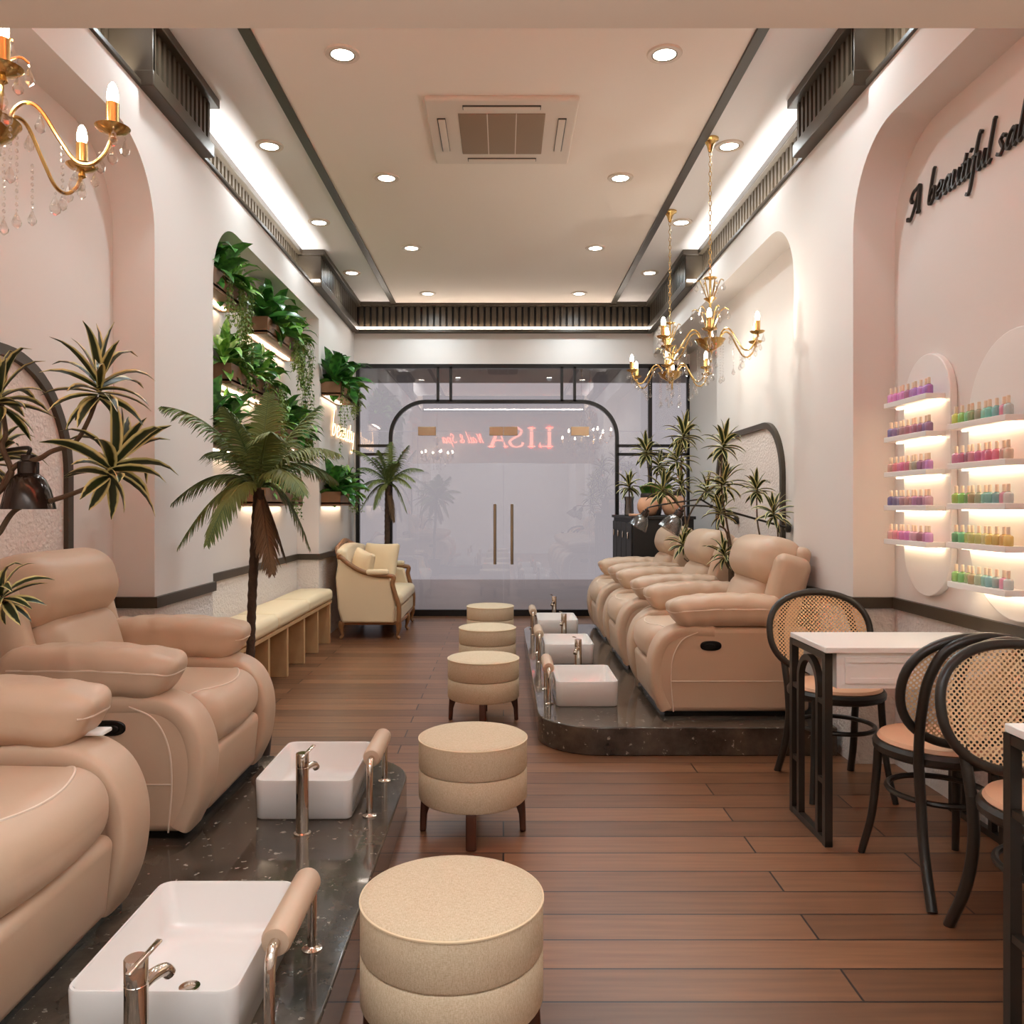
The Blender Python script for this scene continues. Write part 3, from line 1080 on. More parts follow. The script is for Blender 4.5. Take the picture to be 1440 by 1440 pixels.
# ------------------------------------------------------------------ manicure tables and cane chairs
def nail_table(label):
    t = thing('manicure_table', label, 'table', group='manicure tables')
    W_, D = 0.72, 0.39
    MB().box(0, W_, -D / 2, D / 2, .738, .760).obj('tabletop', 'whitem', t, bevel=.003)
    ap = MB().box(.05, W_ - .02, -D / 2 + .02, D / 2 - .02, .60, .738).obj('apron', 'whitem', t)
    f = MB()
    for (x0, x1) in ((.08, .36), (.39, .68)):
        f.ring([(x0, .62), (x1, .62), (x1, .72), (x0, .72)], [(x0 + .02, .64), (x1 - .02, .64), (x1 - .02, .70), (x0 + .02, .70)], 1, -D / 2 + .012, -D / 2 + .022, closed=True)
    f.obj('drawer_front', 'whitem', ap)
    for nm, x in (('end_frame', .012), ('wall_frame', W_ - .03)):
        q = MB()
        h = .0145
        y0, y1 = -D / 2 + h, D / 2 - h
        for y in (y0, y1):
            q.box(x - h, x + h, y - h, y + h, 0, .738)
        q.box(x - h + .001, x + h - .001, y0 - h, y1 + h, 0.002, .028).box(x - h + .001, x + h - .001, y0 - h, y1 + h, .712, .737)
        ri = .115
        op = [(-ri, .02)] + arc(0, .60 - .015, ri, 180, 0, 16) + [(ri, .02)]
        ip = [(-ri + .024, .02)] + arc(0, .60 - .015, ri - .024, 180, 0, 16) + [(ri - .024, .02)]
        q.ring(op, ip, 0, x - h + .002, x + h - .002)
        for z in (.24, .545):
            q.box(x - h + .003, x + h - .003, y0, -ri + .005, z - .01, z + .01).box(x - h + .003, x + h - .003, ri - .005, y1, z - .01, z + .01)
        q.obj(nm, 'cane_f', t)
    return t


tb = nail_table('white manicure table with black arch frame between the rattan chairs')
tb.location = (1.225, 3.345, 0)
dup(tb, (1.245, 1.865, 0), 0, 'white manicure table cut off by the lower right edge')


def cane_chair():
    t = thing('rattan_back_chair', '', 'chair', group='rattan back chairs')
    MB().lathe([(.165, .425), (.20, .425), (.212, .435), (.214, .455), (.205, .468), (.165, .468)], 40).obj('seat_ring', 'cane_f', t)
    MB().lathe([(.19, .462), (.198, .472), (.19, .484), (.15, .492), (.0005, .495)], 40).obj('seat_cushion', 'peach', t)
    MB().tube([(.165 * math.cos(a), .165 * math.sin(a) + .0, .295) for a in [2 * PI * i / 40 for i in range(40)]], .0105, 8, closed=True).obj('stretcher_ring', 'cane_f', t)
    for sx in (-1, 1):
        MB().tube(catmull([(sx * .145, .135, .44), (sx * .152, .142, .3), (sx * .162, .158, .15), (sx * .182, .195, 0)], 5), [.016 - .0002 * i for i in range(16)], 10).obj('leg', 'cane_f', t)
        MB().tube(catmull([(sx * .165, -.165, .44), (sx * .158, -.168, .3), (sx * .165, -.20, .15), (sx * .18, -.27, 0)], 5), .017, 10).obj('leg', 'cane_f', t)
    hp = [(-.165, -.165, .43), (-.172, -.18, .52), (-.178, -.205, .62), (-.17, -.235, .74), (-.12, -.262, .84), (0, -.275, .878)]
    hp += [(-p[0], p[1], p[2]) for p in reversed(hp[:-1])]
    MB().tube(catmull(hp, 6), .0165, 10).obj('back_hoop', 'cane_f', t)
    # oval back with woven cane, in its own tilted frame
    e = 2.25
    ov = []
    nn = 56
    for i in range(nn):
        a = 2 * PI * i / nn
        c, s_ = math.cos(a), math.sin(a)
        x = math.copysign(abs(c) ** (2 / e), c) * .242
        z = math.copysign(abs(s_) ** (2 / e), s_) * .19
        ov.append((x, .35 * x * x, z))
    b = MB().tube(ov, .0155, 10, closed=True).obj('oval_back', 'cane_f', t, loc=(0, -.213, .69), rot=(R(12), 0, 0))
    vs, fs = [], []
    rings = 6
    for j in range(rings + 1):
        for p in ov:
            f = j / rings
            x = p[0] * f
            vs.append((x, .35 * x * x, p[2] * f))
    for j in range(rings):
        for i in range(nn):
            i2 = (i + 1) % nn
            fs.append((j * nn + i, j * nn + i2, (j + 1) * nn + i2, (j + 1) * nn + i))
    MB().add(vs, fs).obj('cane_panel', 'cane', b, ang=180)
    return t


ch = cane_chair()
for i, (x, y, rz, lb) in enumerate((
        (1.525, 3.80, PI, 'black rattan back chair on the far side of the arch frame table'),
        (1.535, 2.925, R(3), 'black rattan back chair with its back to us at the arch frame table'),
        (1.55, 2.29, PI - R(2), 'black rattan back chair at the table in the lower right corner'))):
    o = ch if i == 0 else copy_tree(ch)
    o.location = (x, y, 0); o.rotation_euler = (0, 0, rz); o['label'] = lb

# ------------------------------------------------------------------ bench, settee, cabinet
t = thing('padded_bench', 'long cream padded bench on oak slab legs along the left wall', 'bench', (-1.955, 5.05, 0))
BL = 2.82
MB().box(0.005, .325, 0, BL, .375, .40).obj('seat_board', 'oak', t, bevel=.003)
for i in range(3):
    y0 = BL * i / 3

    def bf(q):
        if q.z > 0:
            q.z += .018 * max(0, 1 - (q.x / .17) ** 2) * max(0, 1 - (q.y / .47) ** 2)
        return q
    MB().rbox((.17, y0 + BL / 6, .458), (.335, BL / 3 - .002, .112), .042, 4, 6, bf).obj('seat_cushion', 'bench', t, ang=70)
for y in (.25, .75, 1.25, 1.78, 2.28, 2.79):
    MB().box(.01, .315, y - .022, y + .022, 0, .375).obj('leg', 'oak', t, bevel=.002)

t = thing('cream_settee', 'small cream settee with carved wooden frame beside the glass front', 'settee', (-1.30, 8.67, 0))
# local: x forward (+x), y along the width
HW = .64
MB().rbox((0.0, 0, .235), (.58, 1.22, .16), .04, 3, 3).obj('seat_base', 'linen_w', t, ang=60)


def cf(q):
    if q.z > 0:
        q.z += .025 * max(0, 1 - (q.x / .28) ** 2) * max(0, 1 - (q.y / .62) ** 2)
    return q


MB().rbox((.04, 0, .375), (.55, 1.15, .13), .05, 4, 6, cf).obj('seat_cushion', 'linen_w', t, ang=70)
MB().rbox((-.275, 0, .56), (.10, 1.24, .60), .04, 4, 4, lambda q: Vector((q.x - .12 * (q.z + .1) - .05 * (q.y / .68) ** 2 * -1, q.y, q.z + .05 * (1 - (q.y / .68) ** 2) * (1 if q.z > 0 else 0)))).obj('backrest', 'linen_w', t, ang=60)
cr_ = [(-.32 + .03, -HW, .80), (-.345, -.46, .87), (-.355, -.25, .905), (-.36, 0, .935)]
cr_ += [(p[0], -p[1], p[2]) for p in reversed(cr_[:-1])]
MB().tube(catmull(cr_, 6), .026, 10).obj('crest_rail', 'fruitw', t)
for sy in (-1, 1):
    prof = [(-.27, .16), (.24, .16), (.25, .35), (.19, .60), (.05, .62), (-.1, .66), (-.24, .77), (-.30, .80), (-.33, .6), (-.31, .3)]
    a, b = sorted((sy * (HW - .06), sy * (HW - .005)))
    MB().prism(prof, 1, a, b).obj('side_panel', 'linen_w', t, bevel=.02, seg=3)
    rail = catmull([(-.30, sy * (HW - .02), .815), (-.2, sy * HW, .735), (-.08, sy * HW, .665), (.06, sy * HW, .628), (.2, sy * HW, .618), (.235, sy * HW, .60), (.225, sy * HW, .54), (.25, sy * HW, .44), (.285, sy * (HW - .005), .32), (.285, sy * (HW - .01), .17)], 6)
    MB().tube(rail, .024, 10).obj('arm_rail', 'fruitw', t)
    MB().rbox((.08, sy * HW, .655), (.22, .075, .055), .026, 4, 3).obj('arm_pad', 'linen_w', t, ang=70)
MB().tube([(-.29, -.60, .155), (.275, -.60, .155), (.29, 0, .15), (.275, .60, .155), (-.29, .60, .155)], .017, 8, closed=True).obj('seat_rail', 'fruitw', t)
for (x, y) in ((.27, -.61), (.285, 0), (.27, .61), (-.27, -.60), (-.27, .60)):
    sgn = 1 if x > 0 else -1
    MB().tube(catmull([(x, y, .17), (x + sgn * .012, y, .13), (x + sgn * .005, y, .07), (x - sgn * .002, y, .035), (x + sgn * .02, y, .008)], 5), [.030, .030, .031, .031, .030, .028, .026, .024, .021, .019, .017, .015, .014, .014, .014, .014, .015, .016, .018, .018, .017], 10).obj('leg', 'fruitw', t)


def pillow(label, loc, rot, s=.42):
    def f(q):
        u, v = q.x / (s / 2), q.z / (s / 2)
        k_ = (1 - abs(u) ** 3) * (1 - abs(v) ** 3)
        q.y *= .25 + .75 * max(0, k_) ** .6
        q.x *= 1 + .06 * abs(v) ** 2 * 0.9
        q.z *= 1 + .06 * abs(u) ** 2 * 0.9
        return q
    o = MB().rbox((0, 0, 0), (s, .15, s), .03, 3, 8, f).obj('throw_pillow', 'linen_w', ang=70)
    o.location = loc; o.rotation_euler = rot
    tag(o, label, 'pillow', 'settee pillows')


pillow('plump cream pillow at the near end of the settee', (-1.43, 8.33, .655), (R(-12), R(8), R(-58)), .38)
pillow('square cream pillow leaning at the window end of the settee', (-1.34, 9.0, .675), (R(-14), 0, R(-28)), .42)

t = thing('drawer_cabinet', 'black drawer cabinet with small silver pulls beside the glass front', 'cabinet', (1.265, 8.12, 0))
MB().box(0.01, .60, 0, 1.45, 0, 1.165).obj('body', 'cabinet', t)
MB().box(-.012, .62, -.015, 1.465, 1.165, 1.195).obj('top', 'cabinet', t, bevel=.004)
for zi, (z0, z1, cols) in enumerate(((.62, 1.13, 4), (.08, .58, 6))):
    for j in range(cols):
        y0 = .03 + j * 1.39 / cols + .012
        y1 = .03 + (j + 1) * 1.39 / cols - .012
        d_ = MB().box(-.008, .012, y0, y1, z0, z1).obj('drawer', 'cabinet', t, bevel=.004)
        yc, zc = (y0 + y1) / 2, z1 - .13
        MB().rbox((-.017, yc, zc), (.014, .022, .07), .006, 2).obj('pull', 'chrome', d_)

pot = [(.05, 0), (.08, .015), (.105, .07), (.108, .11), (.09, .165), (.068, .19), (.060, .19), (.055, .18), (.0005, .18)]
for (x, y, s, mt_, lb, nm) in ((1.46, 8.38, 1.0, 'terra', 'round blush pot, left one on the black cabinet', 'round_pot'), (1.72, 8.38, 1.1, 'terra', 'larger round blush pot, right one on the black cabinet', 'round_pot')):
    t = thing(nm, lb, 'pot', (x, y, 1.195), 0, 'pots on the cabinet')
    MB().lathe([(a * s, b * s) for a, b in pot], 32).obj('vessel', 'terra', t)
    MB().lathe([(a * s, b * s) for a, b in ((.070, .186), (.076, .205), (.07, .23), (.06, .23), (.06, .19))], 32).obj('neck', 'pot', t)
o = MB().rbox((0, 0, .012), (.16, .12, .024), .008, 2).obj('folded_towel', 'terra', loc=(1.33, 8.22, 1.195))
tag(o, 'small folded pink towel on the front corner of the black cabinet', 'towel')
# ------------------------------------------------------------------ plants
rnd = random.Random(11)


def rosette_mb(rad, n, rnd, width=.16, up0=75, up1=-35, droop=.45, wfun=None, fold=.22):
    mb = MB()
    for i in range(n):
        t = i / n
        az = i * 2.39996 + rnd.uniform(-.2, .2)
        el = R(up0 + (up1 - up0) * t + rnd.uniform(-10, 10))
        d = Vector((math.cos(az) * math.cos(el), math.sin(az) * math.cos(el), math.sin(el)))
        l = rad * rnd.uniform(.82, 1.12) * (.85 + .3 * math.sin(PI * min(1, t + .15)))
        base = Vector((0, 0, rad * .34 * (.5 - t)))
        mb.leaf(base, d, (0, 0, 1), l, rad * width * rnd.uniform(.85, 1.15), droop * rnd.uniform(.5, 1.4), fold, 6, wfun, rnd.uniform(-.5, .5))
    return mb


def strap(t):
    return min(1, .45 + t * 2.2) * min(1, (1 - t) * 2.4 + .03) ** .8


ROS = []
for i in range(4):
    o = rosette_mb(1.0, 26, random.Random(20 + i), .21, 80, -40, .55, strap).obj('leaf_rosette', 'drac', attr=True, ang=180)
    ROS.append(o.data)
    bpy.data.objects.remove(o)


def dracaena(label, base, stems, heads, pot_r=.13, pot_h=.3, zfloor=0.0):
    """stems: polylines in world coordinates; heads: (x,y,z,radius,tilt_x,tilt_y)"""
    t = thing('dracaena_plant', label, 'plant', (base[0], base[1], zfloor), 0, 'potted dracaenas')
    o = Vector((base[0], base[1], zfloor))
    MB().lathe([(pot_r * .72, 0), (pot_r * .76, .005), (pot_r, pot_h - .01), (pot_r, pot_h), (pot_r * .9, pot_h), (pot_r * .88, pot_h - .03)], 32).obj('plant_pot', 'pot', t)
    MB().lathe([(pot_r * .89, pot_h - .028), (.0005, pot_h - .02)], 24, caps=False).obj('soil', 'soil', t)
    for s in stems:
        pts = catmull([Vector(p) - o for p in s], 6)
        k = len(pts)
        MB().tube(pts, [(.0105 if base[0] < 0 else .0085) - .004 * i / k for i in range(k)], 8).obj('trunk', 'stem', t)
    for i, (x, y, z, r_, tx, ty) in enumerate(heads):
        h = bpy.data.objects.new('leaf_rosette', ROS[i % len(ROS)])
        C.objects.link(h); h.parent = t
        h.location = Vector((x, y, z)) - o
        h.rotation_euler = (tx, ty, i * 1.3)
        h.scale = (r_ * (1.12 if x > 0 else 1),) * 3
    return t


def W(px, py, d):
    return ((px - 708) * d / 1165, d, 1.3 - (py - 711) * d / 1165)


d0 = 2.63
b0 = (-1.75, d0 + .02)
jn = W(15, 668, d0)
dracaena('striped leaf dracaena between the two left recliners', b0,
         [[(b0[0], b0[1], .40), W(-28, 800, d0), W(0, 748, d0), W(25, 715, d0), W(72, 704, d0), W(120, 687, d0), W(155, 665, d0)],
          [(b0[0] + .02, b0[1] + .02, .40), W(-40, 760, d0), W(0, 690, d0), W(22, 655, d0), W(55, 645, d0), W(72, 635, d0), W(105, 622, d0), W(124, 592, d0), W(137, 558, d0)],
          [W(0, 690, d0), W(16, 665, d0), W(3, 628, d0), W(8, 610, d0), W(2, 565, d0)],
          [(b0[0] - .02, b0[1] - .03, .40), W(-35, 900, d0 - .08), W(-20, 860, d0 - .12), W(6, 845, d0 - .15)]],
         [(*W(139, 549, d0), .185, .1, .12), (*W(157, 660, d0), .19, .1, .5), (*W(0, 562, d0), .165, 0, .1),
          (*W(-12, 650, d0 + .05), .15, 0, -.2), (*W(4, 840, d0 - .15), .135, .3, .2)], zfloor=PZ, pot_r=.11)
d1 = 5.635
b1 = (1.56, d1)
dracaena('tall dracaena between the first two right recliners', b1,
         [[(b1[0], b1[1], .4), W(1030, 790, d1), W(1022, 735, d1), W(1016, 700, d1), W(1014, 660, d1), W(1017, 630, d1)],
          [(b1[0] - .02, b1[1], .4), W(1024, 760, d1), W(1010, 735, d1), W(1019, 690, d1)],
          [(b1[0] - .03, b1[1], .4), W(1028, 810, d1 - .05), W(1020, 790, d1 - .08)]],
         [(*W(1017, 628, d1), .15, 0, .1), (*W(1018, 682, d1), .14, .1, 0), (*W(1014, 722, d1), .125, 0, .2), (*W(1019, 782, d1), .13, .1, .1)],
         pot_r=.11, zfloor=PZ)
d2 = 6.905
b2 = (1.62, d2)
dracaena('tall dracaena between the second and third right recliners', b2,
         [[(b2[0], b2[1], .4), W(973, 790, d2), W(964, 735, d2), W(962, 690, d2), W(958, 650, d2), W(961, 615, d2)],
          [(b2[0], b2[1] + .02, .4), W(966, 745, d2), W(985, 700, d2), W(994, 690, d2)],
          [W(962, 720, d2), W(945, 700, d2), W(930, 688, d2)],
          [(b2[0], b2[1] - .02, .4), W(972, 800, d2 - .05), W(962, 785, d2 - .08)]],
         [(*W(961, 614, d2), .175, 0, .1), (*W(952, 648, d2), .155, .1, -.1), (*W(931, 690, d2), .17, .1, -.2), (*W(958, 684, d2), .13, 0, .1),
          (*W(994, 692, d2), .14, 0, .15), (*W(960, 766, d2), .14, .1, .1)], pot_r=.11, zfloor=PZ)
d3 = 5.35
b3 = (1.83, d3)
dracaena('dracaena behind the first right recliner against the textured arch', b3,
         [[(b3[0], b3[1], .5), W(1078, 790, d3 + .25), W(1066, 740, d3 + .4), W(1064, 700, d3 + .45)],
          [(b3[0], b3[1], .5), W(1096, 780, d3), W(1093, 735, d3 + .08)]],
         [(*W(1064, 690, d3 + .45), .128, 0, -.1), (*W(1088, 724, d3 + .1), .125, -.1, -.4)], pot_r=.075, pot_h=.32, zfloor=PZ)
d4 = 8.7
b4 = (1.62, 8.85)
dracaena('dracaena with a broad leaf standing on the black cabinet', b4,
         [[(b4[0], b4[1], 1.27), W(914, 680, d4), W(909, 640, d4)], [(b4[0] + .02, b4[1], 1.27), W(920, 690, d4), W(925, 665, d4)]],
         [(*W(909, 637, d4), .19, 0, -.1), (*W(927, 655, d4), .14, .1, .3)], pot_r=.08, pot_h=.12, zfloor=1.195)
pl = [o for o in C.objects if o.get('label') == 'dracaena with a broad leaf standing on the black cabinet'][0]
mb = MB()
for (dx_, dz, az) in ((-.12, .32, 200), (-.05, .24, 250), (.1, .3, 320)):
    mb.leaf((0, 0, .1), Vector((dx_, -.1, dz)), (0, 1, 0), .36, .17, .7, .1, 8)
mb.obj('broad_leaf', 'leafl', pl, attr=True, ang=180)
# glass vase with a short dracaena sprig
t = thing('glass_vase', 'glass vase with a striped sprig at the left end of the cabinet', 'vase', (1.325, 8.74, 1.195))
MB().lathe([(.045, 0), (.05, .005), (.045, .15), (.055, .2), (.052, .2), (.042, .15), (.046, .01), (.0005, .008)], 24).obj('vessel', 'shadeg', t)
h = bpy.data.objects.new('leaf_rosette', ROS[1]); C.objects.link(h); h.parent = t; h.location = (0.0, 0, .30); h.scale = (.17,) * 3
MB().tube([(0, 0, .03), (0.005, 0, .15), (0, 0, .3)], .008, 6).obj('trunk', 'stem', t)


# ---- palms
def frond(lw_, dx, dy, dz, arch, rnd, leaf_l, dens=44):
    mb = MB()
    tip = Vector((dx, dy, dz))
    ctrl = tip * .45 + Vector((0, 0, arch))
    pts = []
    n = 22
    for i in range(n + 1):
        t = i / n
        pts.append(ctrl * 2 * t * (1 - t) + tip * t * t)
    mb.tube(pts, [.007 * (1 - .8 * i / n) + .0012 for i in range(n + 1)], 5)
    for j in range(dens):
        t = .12 + .88 * j / (dens - 1)
        f = t * n
        i = min(n - 1, int(f))
        p = pts[i].lerp(pts[i + 1], f - i)
        tg = (pts[min(n, i + 1)] - pts[i]).normalized()
        sd = tg.cross(Vector((0, 0, 1)))
        if sd.length < .15:
            sd = Vector((tg.y, -tg.x, 0)) + Vector((.3, 0, 0))
        sd.normalize()
        nn = sd.cross(tg)
        l = leaf_l * (math.sin(PI * (t * .86 + .1)) ** .7) * rnd.uniform(.85, 1.1)
        for sg in (-1, 1):
            d = sd * sg * .8 + tg * .75 + nn * .05 + Vector((0, 0, -.3)) + Vector((rnd.uniform(-.1, .1), rnd.uniform(-.1, .1), rnd.uniform(-.1, .1)))
            mb.leaf(p, d, nn, l, lw_, .5, .2, 3, lambda u: max(.05, 1 - u ** 2 * .9))
    return mb


def palm(label, base, crown, trunk_r, scale, fr_list, pot_r, pot_h, lw_=.0145, leaf_l=.15):
    o = Vector(base)
    t = thing('potted_palm', label, 'palm', base, 0, 'potted palms')
    MB().lathe([(pot_r * .75, 0), (pot_r * .8, .006), (pot_r, pot_h - .02), (pot_r, pot_h), (pot_r * .9, pot_h), (pot_r * .88, pot_h - .04)], 32).obj('plant_pot', 'pot', t)
    MB().lathe([(pot_r * .89, pot_h - .03), (.0005, pot_h - .02)], 24, caps=False).obj('soil', 'soil', t)
    c = Vector(crown) - o
    n = 40
    pts = []
    for i in range(n + 1):
        u = i / n
        p = Vector((0, 0, pot_h - .05)).lerp(c, u) + Vector((-.012 * math.sin(PI * u), 0, 0)) * scale
        pts.append(p)
    rs = [trunk_r * (1.0 + (.14 if i % 2 else 0)) * (1 + .25 * (i / n) ** 3) for i in range(n + 1)]
    MB().tube(pts, rs, 10).obj('trunk', 'trunk', t)
    rr = random.Random(5)
    for (dx_, dy, dz, arch, mt) in fr_list:
        f = frond(lw_, dx_ * scale, dy * scale, dz * scale, arch * scale, rr, leaf_l)
        f.obj('frond', mt, t, loc=c + Vector((0, 0, .01)), attr=True, ang=180)
    return t


k_ = 4.2 / 1165
FL = [(-118, -.15, 108, .20, 'palm'), (-96, .22, 50, .16, 'palm'), (-112, -.08, -22, .19, 'palm'), (-90, -.2, -80, .22, 'palm'),
      (-38, -.34, -74, .22, 'palm'), (10, .05, 132, .02, 'palm'), (-28, -.22, 104, .08, 'palm'), (72, .2, 120, .10, 'palm'),
      (120, -.12, 44, .2, 'palm'), (82, -.28, -10, .2, 'palm'), (64, .1, -86, .24, 'palm'), (30, .3, 70, .18, 'palm'),
      (-70, .3, -20, .2, 'palm'), (-48, .15, 84, .14, 'palm'), (95, .25, 10, .22, 'palm'), (40, -.3, 70, .16, 'palm')]
fl = [(a * k_, b, c * k_, d, e) for (a, b, c, d, e) in FL]
cp = W(364, 688, 4.2)
tall = palm('tall palm standing behind the second left recliner by the bench', (-1.285, 4.2, 0), cp, .021, 1.0,
            fl + [(22 * k_, -.06, -118 * k_, .03, 'palmdry'), (34 * k_, .04, -100 * k_, .05, 'palmdry')], .12, .3)
cp2 = W(546, 683, 9.48)
palm('smaller palm behind the settee at the glass front', (cp2[0], 9.48, 0), cp2, .028, 1.0,
     [(a * 9.3 / 1165 * .42, -abs(b) * .7 + .03, c * 9.3 / 1165 * .46, d * .9, e) for (a, b, c, d, e) in FL] + [(.07, -.05, -.42, .03, 'palmdry')], 0.10, .32, .009, .12)


# ---- wall planters
def leafy(rnd, rad, n, wd=.32):
    return rosette_mb(rad, n, rnd, wd, 85, -15, .75, None, .15)


LP = []
for i in range(3):
    o = leafy(random.Random(40 + i), 1.0, 17, .40).obj('leafy_plant', 'leaf', attr=True, ang=180); LP.append(o.data); bpy.data.objects.remove(o)
LQ = []
for i in range(2):
    o = leafy(random.Random(60 + i), 1.0, 26, .27).obj('leafy_plant', 'leafl', attr=True, ang=180); LQ.append(o.data); bpy.data.objects.remove(o)


def vine_mesh(seed, length, strings, spread, depth=.05):
    rr = random.Random(seed)
    mb = MB()
    for s in range(strings):
        x0 = rr.uniform(-depth, depth); y0 = rr.uniform(-spread, spread)
        l = length * rr.uniform(.45, 1.0)
        pts = [Vector((x0 - .03, y0, .03)), Vector((x0 + .01, y0, .02))]
        z = 0.0
        while z > -l:
            z -= .03
            pts.append(Vector((x0 + .02 + .012 * math.sin(z * 14 + s), y0 + .02 * math.sin(z * 9 + s * 2), z)))
        mb.tube(pts, .0016, 4)
        for p in pts[1:]:
            for q in range(2):
                a = rr.uniform(0, 2 * PI)
                mb.leaf(p, (math.cos(a), math.sin(a), rr.uniform(-.7, .3)), (0, 0, 1), rr.uniform(.024, .042), .02, .6, .1, 2)
    return mb


def planter(label, xw, y0, y1, zb, plants, vines, dep=.19, h=.135):
    t = thing('wall_planter', label, 'planter', (xw, (y0 + y1) / 2, zb), 0, 'wooden planters on the left wall')
    L_ = y1 - y0
    mb = MB()
    mb.box(.004, dep, -L_ / 2, L_ / 2, .016, .03).box(.004, .018, -L_ / 2, L_ / 2, .0, h).box(dep - .014, dep, -L_ / 2, L_ / 2, .0, h)
    mb.box(.018, dep - .014, -L_ / 2, -L_ / 2 + .014, .0, h).box(.018, dep - .014, L_ / 2 - .014, L_ / 2, .0, h)
    mb.obj('wooden_box', 'boxwood', t)
    MB().box(.018, dep - .014, -L_ / 2 + .014, L_ / 2 - .014, .03, h - .02).obj('soil', 'soil', t)
    MB().box(.03, .055, -L_ / 2 + .03, L_ / 2 - .03, .006, .016).obj('light_strip', 'led', t)
    for i, (f, sc, kind) in enumerate(plants):
        dset = LP if kind == 0 else LQ
        p = bpy.data.objects.new('leafy_plant', dset[i % len(dset)])
        C.objects.link(p); p.parent = t
        p.location = (dep * .55, (f - .5) * L_, h + .015)
        p.rotation_euler = (0, R(12), i * 2.1 + y0)
        p.scale = (sc * 1.12,) * 3
    for i, (f, ln, ns, sp_) in enumerate(vines):
        v = vine_mesh(int(y0 * 100) + i, ln, ns, sp_).obj('trailing_vine', 'vine', t, attr=True, ang=180, loc=(dep + .005, (f - .5) * L_, h - .01))
    return t


NXL = -NX
planter('wooden planter highest on the near side of the left arch niche', NXL, 4.98, 5.75, 2.64,
        [(.3, .19, 0), (.52, .24, 0), (.8, .22, 1), (.95, .2, 1)], [(.75, .55, 9, .1), (.95, .75, 8, .06), (.55, .3, 6, .1)])
planter('wooden planter high on the far side of the left arch niche', NXL, 6.25, 7.45, 2.595,
        [(.15, .27, 0), (.38, .26, 0), (.6, .22, 1), (.8, .24, 1), (.95, .2, 1)], [(.8, .45, 12, .12), (.95, .95, 10, .06), (.62, .28, 8, .1)])
planter('long wooden planter below the highest one in the left arch niche', NXL, 5.42, 6.58, 2.10,
        [(.08, .22, 1), (.25, .2, 0), (.45, .22, 1), (.62, .2, 0), (.8, .24, 1), (.96, .22, 0)], [(.35, .22, 7, .1), (.7, .35, 10, .15), (.95, .4, 10, .06)])
planter('wooden planter half hidden behind the left fronds of the tall palm', NXL, 5.06, 5.95, 1.66,
        [(.2, .24, 0), (.45, .25, 0), (.75, .23, 1)], [(.8, .3, 8, .08)])
planter('wooden planter behind the crown of the tall palm', NXL, 6.55, 7.60, 1.80,
        [(.15, .24, 1), (.4, .26, 0), (.65, .26, 0), (.9, .24, 1)], [(.85, .35, 10, .1), (.6, .25, 8, .1)])
planter('lowest wooden planter in the left arch niche behind the palm trunk', NXL, 6.2, 7.35, 1.30,
        [(.2, .17, 1), (.5, .17, 0), (.8, .18, 1)], [(.75, .25, 8, .12)])
planter('upper wooden planter on the wall beside the glass front', -WX, 7.98, 8.75, 2.36,
        [(.1, .25, 0), (.35, .29, 0), (.6, .32, 0), (.85, .26, 1)], [(.1, .75, 4, .05), (.75, .25, 8, .1), (.95, .3, 8, .06)])
planter('lower wooden planter on the wall above the settee', -WX, 7.98, 8.95, 1.30,
        [(.08, .24, 0), (.3, .24, 0), (.55, .25, 0), (.8, .24, 1), (.95, .22, 1)], [(.8, .2, 8, .12)])


# ------------------------------------------------------------------ chandeliers
def drop_mb(s=1.0, z=0.0):
    return MB().lathe([(.0006, z), (.0035 * s, z - .004 * s), (.0006, z - .009 * s), (.003 * s, z - .012 * s), (.013 * s, z - .036 * s), (.011 * s, z - .046 * s), (.0008, z - .055 * s)], 7)


